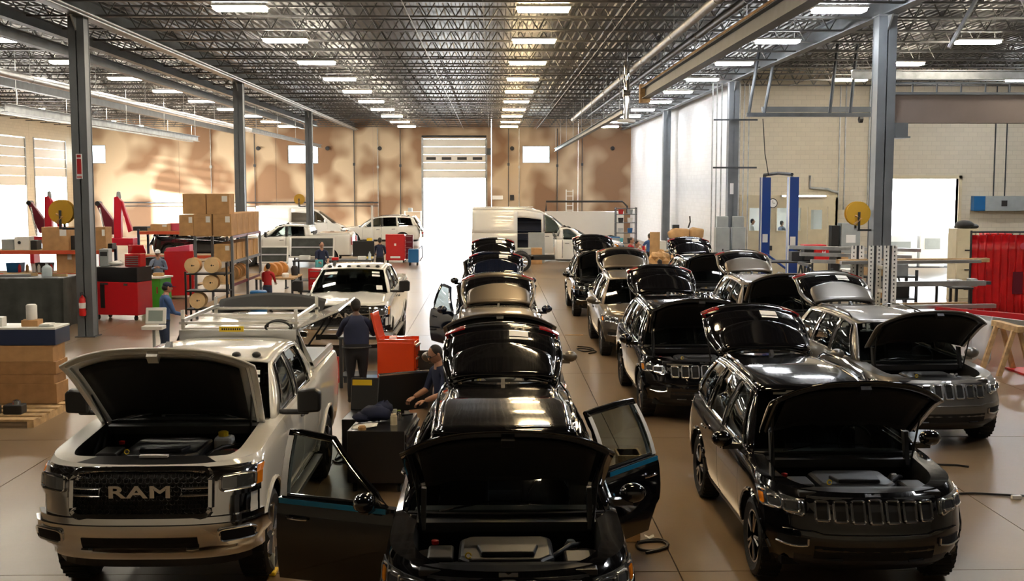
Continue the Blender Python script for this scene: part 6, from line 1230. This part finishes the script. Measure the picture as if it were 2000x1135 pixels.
# ------------------------------------------------------------------ people
def person(label, loc, rz, h, shirt, pants, hairm='hair', skin='skin', lean=0., arms=None, sleeves='short', cap=None, glasses=False, head=(0., 0.), fat=1., seated=False, logo=False):
    """figure faces local -Y.  arms: {'L': (elbow offset, wrist offset), 'R': ...} from the shoulder, metres at 1.78 m."""
    k = h / 1.78; t = thing('person', label, 'person', loc, rz)
    V = {}; E = []; Rr = {}
    up = Matrix.Translation((0, 0, .95)) @ Matrix.Rotation(R(lean), 4, 'X') @ Matrix.Translation((0, 0, -.95))
    def j(n, p, r, ub=True): V[n] = (up @ Vector(p)) if ub else Vector(p); Rr[n] = r
    j('pel', (0, .0, .96), (.155 * fat, .115 * fat)); j('wst', (0, .0, 1.12), (.145 * fat, .105 * fat)); j('chs', (0, .005, 1.33), (.170 * fat, .115 * fat)); j('nkb', (0, .01, 1.47), (.085, .075)); j('nck', (0, .0, 1.54), (.055, .055)); j('hdb', (0, -.005, 1.60), (.05, .06))
    E += [('pel', 'wst'), ('wst', 'chs'), ('chs', 'nkb'), ('nkb', 'nck'), ('nck', 'hdb')]
    for s, S_ in ((-1, 'R'), (1, 'L')):
        j('sh' + S_, (s * .175, .005, 1.43), (.072, .072))
        eo, wo = (arms or {}).get(S_, ((s * .06, .02, -.29), (s * .07, -.08, -.53)))
        sh = V['sh' + S_]; V['el' + S_] = sh + Vector(eo); Rr['el' + S_] = (.045, .045); V['wr' + S_] = sh + Vector(wo); Rr['wr' + S_] = (.030, .034)
        m_ = (sh + V['el' + S_]) / 2; V['ua' + S_] = m_; Rr['ua' + S_] = (.056, .056); m2 = V['el' + S_] * .6 + V['wr' + S_] * .4; V['fa' + S_] = m2; Rr['fa' + S_] = (.044, .044)
        E += [('nkb', 'sh' + S_), ('sh' + S_, 'ua' + S_), ('ua' + S_, 'el' + S_), ('el' + S_, 'fa' + S_), ('fa' + S_, 'wr' + S_)]
        if not seated:
            j('hp' + S_, (s * .09, 0, .88), (.095 * fat, .10 * fat), False); j('kn' + S_, (s * .105, -.015, .49), (.060, .062), False); j('cf' + S_, (s * .11, .02, .34), (.056, .06), False); j('an' + S_, (s * .115, .03, .09), (.040, .045), False); j('to' + S_, (s * .13, -.15, .04), (.042, .034), False)
        else:
            j('hp' + S_, (s * .1, -.02, .90), (.095, .10), False); j('kn' + S_, (s * .12, -.46, .93), (.065, .065), False); j('cf' + S_, (s * .12, -.46, .75), (.056, .06), False); j('an' + S_, (s * .12, -.44, .50), (.04, .045), False); j('to' + S_, (s * .13, -.6, .45), (.042, .034), False)
        E += [('pel', 'hp' + S_), ('hp' + S_, 'kn' + S_), ('kn' + S_, 'cf' + S_), ('cf' + S_, 'an' + S_), ('an' + S_, 'to' + S_)]
    nm = list(V); me = bpy.data.meshes.new('sk'); me.from_pydata([V[n] for n in nm], [(nm.index(a), nm.index(c)) for a, c in E], [])
    o = bpy.data.objects.new('sk', me); COL.objects.link(o); md = o.modifiers.new('k', 'SKIN'); md.use_smooth_shade = True
    for i, n in enumerate(nm):
        sv = me.skin_vertices[0].data[i]; sv.radius = Rr[n]; sv.use_root = n == 'pel'
    o.modifiers.new('d', 'SUBSURF').levels = 2
    ev = o.evaluated_get(bpy.context.evaluated_depsgraph_get()); em = ev.to_mesh(); b = MB()
    b.v = [tuple(v.co) for v in em.vertices]; b.f = [tuple(p.vertices) for p in em.polygons]
    segs = [(V[a], V[c], a, c) for a, c in E]
    for p in em.polygons:
        c_ = p.center; best = None
        for a, e, an, en in segs:
            d = e - a; u = max(0, min(1, (c_ - a).dot(d) / d.length_squared)); q = (c_ - (a + d * u)).length
            if best is None or q < best[0]: best = (q, an, en, u)
        an, en = best[1][:2], best[2][:2]
        if en == 'to' or (en == 'an' and best[3] > .8): mi = 3
        elif en in ('hp', 'kn', 'cf', 'an'): mi = 1
        elif (an == 'pe' and best[3] < .45): mi = 1
        elif en in ('hd', 'nc') and best[3] > (.3 if en == 'nc' else -1): mi = 2
        elif en in ('fa', 'wr') and (sleeves == 'short' or (en == 'wr' and best[3] > .85)): mi = 2
        else: mi = 0
        b.m.append(mi)
    ev.to_mesh_clear(); bpy.data.objects.remove(o)
    # head with features
    hb = V['hdb']; HX = Matrix.Translation(hb) @ Matrix.Rotation(R(head[1]), 4, 'Z') @ Matrix.Rotation(R(lean * .6 + head[0]), 4, 'X')
    b.ell((0, -.005, .085), (.076, .096, .118), 18, 14, 2, HX); b.ell((0, -.055, .03), (.052, .045, .055), 14, 8, 2, HX)
    b.prism([(-.017, .05), (.017, .05), (.010, .095), (-.010, .095)], -.122, -.09, 'y', 2, HX)
    for s in (-1, 1):
        b.ell((s * .077, .005, .08), (.012, .022, .033), 10, 6, 2, HX); b.ell((s * .031, -.092, .092), (.014, .010, .008), 10, 6, 4, HX); b.box(s * .031 - .020, s * .031 + .020, -.104, -.092, .108, .113, 5, HX)
    b.ell((0, -.094, .026), (.026, .010, .007), 10, 6, 6, HX)
    # hands: palm, four fingers and a thumb
    for S_ in 'RL':
        wv = V['wr' + S_]; d = (wv - V['fa' + S_]).normalized(); side = d.cross(Vector((0, 0, 1))); side = side.normalized() if side.length > .2 else Vector((0, 1, 0)); nrm = side.cross(d).normalized()
        PX = Matrix.Translation(wv) @ Matrix((side, d, nrm)).transposed().to_4x4()
        b.ell((0, .05, 0), (.042, .058, .020), 12, 8, 2, PX)
        for i, (x, l) in enumerate(((-.030, .062), (-.010, .074), (.010, .070), (.029, .055))):
            b.tube([PX @ Vector((x, .085, 0)), PX @ Vector((x * 1.08, .085 + l * .45, -.008)), PX @ Vector((x * 1.08, .085 + l * .75, -.026)), PX @ Vector((x * 1.05, .085 + l * .85, -.045))], [.0095, .009, .0085, .007], 6, 2)
        ts = 1 if S_ == 'R' else -1; b.tube([PX @ Vector((ts * .030, .03, -.004)), PX @ Vector((ts * .055, .055, -.012)), PX @ Vector((ts * .060, .085, -.022))], [.012, .0105, .008], 6, 2)
    M.setdefault('lip', mat('lip', (.30, .10, .08), .5)); M.setdefault('eye', mat('eye', (.05, .03, .02), .2))
    for v_ in range(len(b.v)): b.v[v_] = tuple(c_ * k for c_ in b.v[v_])
    bo = b.build('body', [shirt, pants, skin, 'shoe', 'eye', 'hair', 'lip'], t); bo.data.polygons.foreach_set('use_smooth', [True] * len(bo.data.polygons))
    SX = Matrix.Scale(k, 4) @ HX; hb_ = MB()
    if cap:
        hb_.ell((0, .0, .125), (.084, .104, .080), 18, 8, 0, SX).prism([(-.065, -.09), (.065, -.09), (.045, -.175), (-.045, -.175)], .115, .127, 'z', 0, SX); hb_.build('cap', cap, t, smooth=50)
        MB().ell((0, .03, .07), (.080, .082, .075), 16, 8, 0, SX).build('hair', hairm, t, smooth=60)
    else:
        hb_.ell((0, .018, .112), (.084, .092, .100), 20, 12, 0, SX).ell((0, .045, .06), (.074, .06, .07), 16, 8, 0, SX); hb_.build('hair', hairm, t, smooth=60)
    if glasses:
        g = MB()
        for s in (-1, 1):
            g.tube([SX @ Vector((s * .032 + .024 * math.cos(a), -.108, .092 + .017 * math.sin(a))) for a in frange(0, 5.8, 9)], .003, 4, closed=True); g.tube([SX @ Vector((s * .056, -.105, .095)), SX @ Vector((s * .082, .0, .09))], .003, 4)
        g.build('glasses', 'cable', t)
    bt = V['pel']; ln = [(.158 * fat * math.cos(a) * k, .118 * fat * math.sin(a) * k, (.985) * k) for a in frange(0, 2 * PI * 23 / 24, 23)]
    MB().tube(ln, .014, 6, closed=True).build('belt', 'cable', t)
    return t
def g_at(px, py, Y): a = at(px, py, Y); return (a[0], Y, 0)
fold = {'R': ((-.10, -.12, -.26), (.12, -.26, -.20)), 'L': ((.10, -.12, -.26), (-.12, -.27, -.17))}
reach = {'R': ((-.06, -.20, -.22), (-.02, -.42, -.14)), 'L': ((.06, -.20, -.22), (.02, -.42, -.14))}
low = {'R': ((-.05, -.10, -.27), (.02, -.32, -.34)), 'L': ((.05, -.10, -.27), (-.02, -.32, -.34))}
person('man in blue shirt and dark cap standing by the white computer', (-6.95, 24.4, 0), R(125), 1.78, 'blue_cloth', 'jeans', cap='navy_cloth', arms=low, lean=6, head=(8, 0), sleeves='long')
person('man in grey blue shirt and glasses with arms folded behind the green cabinet', g_at(308, 490, 36.8), R(10), 1.80, 'bluegrey_cloth', 'jeans', arms=fold, cap='film_white', glasses=True, head=(10, 0), sleeves='long')
person('broad man in navy with his back turned, leaning over the engine bench', (-2.36, 20.0, 0), R(188), 1.84, 'navy_cloth', 'dark_cloth', skin='skin_dark', arms={'R': ((-.13, -.14, -.26), (-.06, -.36, -.24)), 'L': ((.13, -.14, -.26), (.06, -.36, -.24))}, lean=14, fat=1.5, head=(8, 10))
person('man in glasses and dark blue shirt looking down beside the central SUV', (-.62, 14.95, 0), R(-60), 1.74, 'navy_cloth', 'dark_cloth', arms=low, lean=8, glasses=True, head=(22, 0))
person('man in navy shirt with white badge holding a teal cloth behind the second pickup', g_at(628, 490, 42), R(20), 1.80, 'navy_cloth', 'dark_cloth', arms=low, head=(18, 0))
q = g_at(628, 490, 42); simple('teal_cloth', MB().grid([[(x, .02 * math.sin(20 * x), z) for x in frange(-.14, .14, 6)] for z in frange(0, .3, 5)]), 'teal', 'teal cloth held by the man behind the second pickup', 'cloth', loc=(q[0] - .04, q[1] - .36, .88), solid=.01, smooth=60)
person('dark haired man seen from behind at the bench near the red roll cart', g_at(742, 490, 46.5), R(185), 1.74, 'navy_cloth', 'dark_cloth', arms=low, lean=8)
person('man in navy shirt with a small white emblem at the back right', g_at(1240, 470, 43.5), R(35), 1.76, 'navy_cloth', 'dark_cloth', arms=low, lean=10, head=(15, 0))
person('man in bright blue shirt facing the white wall at the back', g_at(1269, 450, 49), R(200), 1.80, 'blue_cloth', 'dark_cloth', arms=reach)
person('man in red and navy standing just behind the navy shirted man', g_at(1229, 470, 46), R(60), 1.76, 'red_cloth', 'navy_cloth', arms=low, lean=8)
person('man in grey blue shirt seen from behind between the right rows', g_at(1291, 520, 34.3), R(190), 1.62, 'bluegrey_cloth', 'jeans', arms=low, lean=12)
person('man bending at the bench right of the carton shelving', g_at(522, 545, 34.6), R(170), 1.50, 'red_cloth', 'jeans', arms=low, lean=10)
person('person in white seen through the left office window', (at(1470, 430, 51.5)[0], 51.5, .65), R(80), 1.70, 'film_white', 'jeans', arms=low)
person('person in pale clothes seen through the right office window', (at(1527, 430, 51.5)[0], 51.5, .65), R(120), 1.62, 'bluegrey_cloth', 'jeans', arms=low)
# ------------------------------------------------------------------ further small things
for k, (x, lb) in enumerate(((3.4, 'thin pale conduit under the joists right of the central lamps'), (-2.1, 'thin pale conduit under the joists left of the central lamps'))):
    simple('ceiling_conduit', MB().cyl((x, 12, JB - .03), (x, WB, JB - .03), .011, n=6), 'steel_lt', lb, 'conduit')
# things on the black steel table by the welding curtain
xt, yt = at(1868, 560, 29.6)[0], 29.7
for k, (dx, dy, w_, d_, h_, m, lb) in enumerate(((-.30, 0, .36, .3, .1, 'aluminium', 'flat silver case on the black steel table'), (.05, .15, .3, .3, .14, 'plastic_wrap', 'clear wrapped parcel on the black steel table'), (.30, -.35, .2, .25, .2, 'grey_box', 'small grey box on the black steel table'))):
    simple('table_parcel', MB().box(-w_ / 2, w_ / 2, -d_ / 2, d_ / 2, 0, h_), m, lb, 'box', loc=(xt + dx, yt + dy, 1.25), bevel=.02)
# loose tubes stacked low behind the uprights
rn = random.Random(11)
wd = ['pale', 'dark', 'shiny', 'rusty', 'thick', 'thin', 'bent grey', 'short', 'black', 'white']
for k in range(10):
    simple('steel_tube', MB().cyl((0, 0, 0), (2.2 + rn.uniform(0, 1.2), 0, 0), .05, n=8), ['galv', 'steel_dark', 'aluminium', 'wood', 'steel_lt'][k % 5], '%s tube in the low pile behind the perforated uprights' % wd[k], 'tube', loc=(8.1 + rn.uniform(-.2, .3), 26.6 + .13 * (k % 5), .06 + .11 * (k // 5)), rot=(0, 0, R(3)))
t = thing('tube_rack', 'dark steel rack with short tubes behind the silver SUV', 'rack', (8.6, 28.2, 0))
for x in (0, 1.9):
    for y in (0, .7): MB().box(x - .03, x + .03, y - .03, y + .03, 0, 1.75).build('post', 'steel_dark', t)
for z in (.5, 1.05, 1.6):
    MB().box(-.03, 1.93, -.03, .73, z - .04, z).build('shelf', 'steel_dark', t)
for k in range(9):
    z = (.5, 1.05, 1.6)[k // 3]; w_ = .35 + .1 * (k % 2); h_ = .16 + .07 * (k % 3)
    simple('stock_box', MB().box(-w_ / 2, w_ / 2, -.25, .25, 0, h_), ['grey_box', 'trim', 'kraft', 'aluminium', 'cardboard', 'cable', 'white_plastic', 'wood', 'steel_lt'][k], '%s on the %s shelf of the dark steel tube rack' % (['grey box', 'black tray', 'tan bundle', 'silver box', 'brown box', 'black box', 'white box', 'wooden block', 'pale steel block'][k], ['lowest', 'middle', 'top'][k // 3]), 'box', loc=(8.95 + .6 * (k % 3), 28.55, z), bevel=.012)
# more stock on the orange racks
for k, (px, w_, h_, m, lb) in enumerate(((66, .35, .3, 'trim', 'black folded sheet on the orange rack, left of the carton'), (20, .4, .34, 'grey_box', 'grey box at the left end of the orange rack'), (214, .3, .2, 'cable', 'black box right of the narrow carton on the orange rack'))):
    simple('rack_box', MB().box(-w_ / 2, w_ / 2, -.22, .22, 0, h_), m, lb, 'box', loc=(at(px, 470, 37.5)[0], 37.5, 1.78), bevel=.015)
for k in range(4):
    simple('lower_bin', MB().prism([(-.2, 0), (.2, 0), (.24, .3), (-.24, .3)], -.2, .2, 'y'), ['trim', 'blue_tool', 'trim', 'grey_box'][k], ['black bin under the orange rack, far left', 'blue bin on the lower orange shelf', 'black bin beside the blue one on the lower orange shelf', 'grey bin at the right of the lower orange shelf'][k], 'bin', loc=(-16.4 + .95 * k, 37.6, 1.05), bevel=.01)
t = thing('dark_cabinet', 'dark navy cabinet under the orange rack behind the column', 'cabinet', (-13.1, 36.4, 0)); MB().box(-.7, .7, -.3, .3, 0, 1.0).build('body', 'navy_tool', t, bevel=.012); MB().box(-.66, -.02, -.32, -.3, .06, .94).build('door', 'navy_tool', t, bevel=.006); MB().box(.02, .66, -.32, -.3, .06, .94).build('door', 'navy_tool', t, bevel=.006)
# bench clutter behind the second pickup
for k, (x, y, w_, h_, m, lb) in enumerate(((-7.2, 44.5, .4, .16, 'white_plastic', 'white box at the left end of the dark bench'), (-6.6, 44.4, .3, .22, 'trim', 'black case beside the white box on the dark bench'), (-5.0, 44.5, .3, .14, 'paper', 'stack of papers at the right end of the dark bench'), (-6.0, 44.3, .25, .1, 'red_plastic', 'small red tray in the middle of the dark bench'))):
    simple('bench_item', MB().box(-w_ / 2, w_ / 2, -.15, .15, 0, h_), m, lb, 'box', loc=(x, y, 1.0), bevel=.012)
for k, (x, y, h_, m, lb) in enumerate(((-7.05, 35.7, .2, 'white_plastic', 'white tub on the cluttered wooden bench'), (-6.4, 35.8, .14, 'paper', 'pale cloth bundle at the bench edge near the pickup'), (-6.25, 36.6, .3, 'trim', 'dark jug at the back of the cluttered wooden bench'))):
    simple('bench_tub', MB().lathe([(.1, 0), (.12, h_ * .7), (.08, h_)], (0, 0, 0), 'z', 12), m, lb, 'tub', loc=(x, y, 1.0), smooth=45)
simple('folded_blanket', crumple([((0, 0, .08), (.3, .22, .07))], .15, 9), 'kraft', 'tan folded blanket on the wooden bench by the white wall', 'blanket', loc=(6.75, 50.9, 1.0))
t = thing('tool_trolley', 'blue and grey tool trolley beside the dark corner rack', 'trolley', (at(1196, 450, 66)[0], 66, 0)); MB().box(-.4, .4, -.25, .25, .15, .9).build('body', 'grey_box', t, bevel=.02); MB().box(-.42, .42, -.27, .27, .9, .95).build('top_tray', 'blue_tool', t); 
for sx in (-.3, .3):
    for sy in (-.18, .18): MB().lathe([(.075, -.025), (.075, .025)], (sx, sy, .075), 'x', 10).box(sx - .02, sx + .02, sy - .02, sy + .02, .1, .16).build('caster', 'rubber', t)
for k in range(3): simple('red_cylinder', MB().lathe([(.11, 0), (.12, .05), (.12, .7), (.05, .85), (.04, .95)], (0, 0, 0), 'z', 14), 'red_plastic', ['left red gas cylinder by the tool trolley', 'middle red gas cylinder by the tool trolley', 'right red gas cylinder by the tool trolley'][k], 'cylinder', loc=(at(1182, 450, 66)[0] - .1 + .3 * k - .55, 66.4, 0), smooth=45)
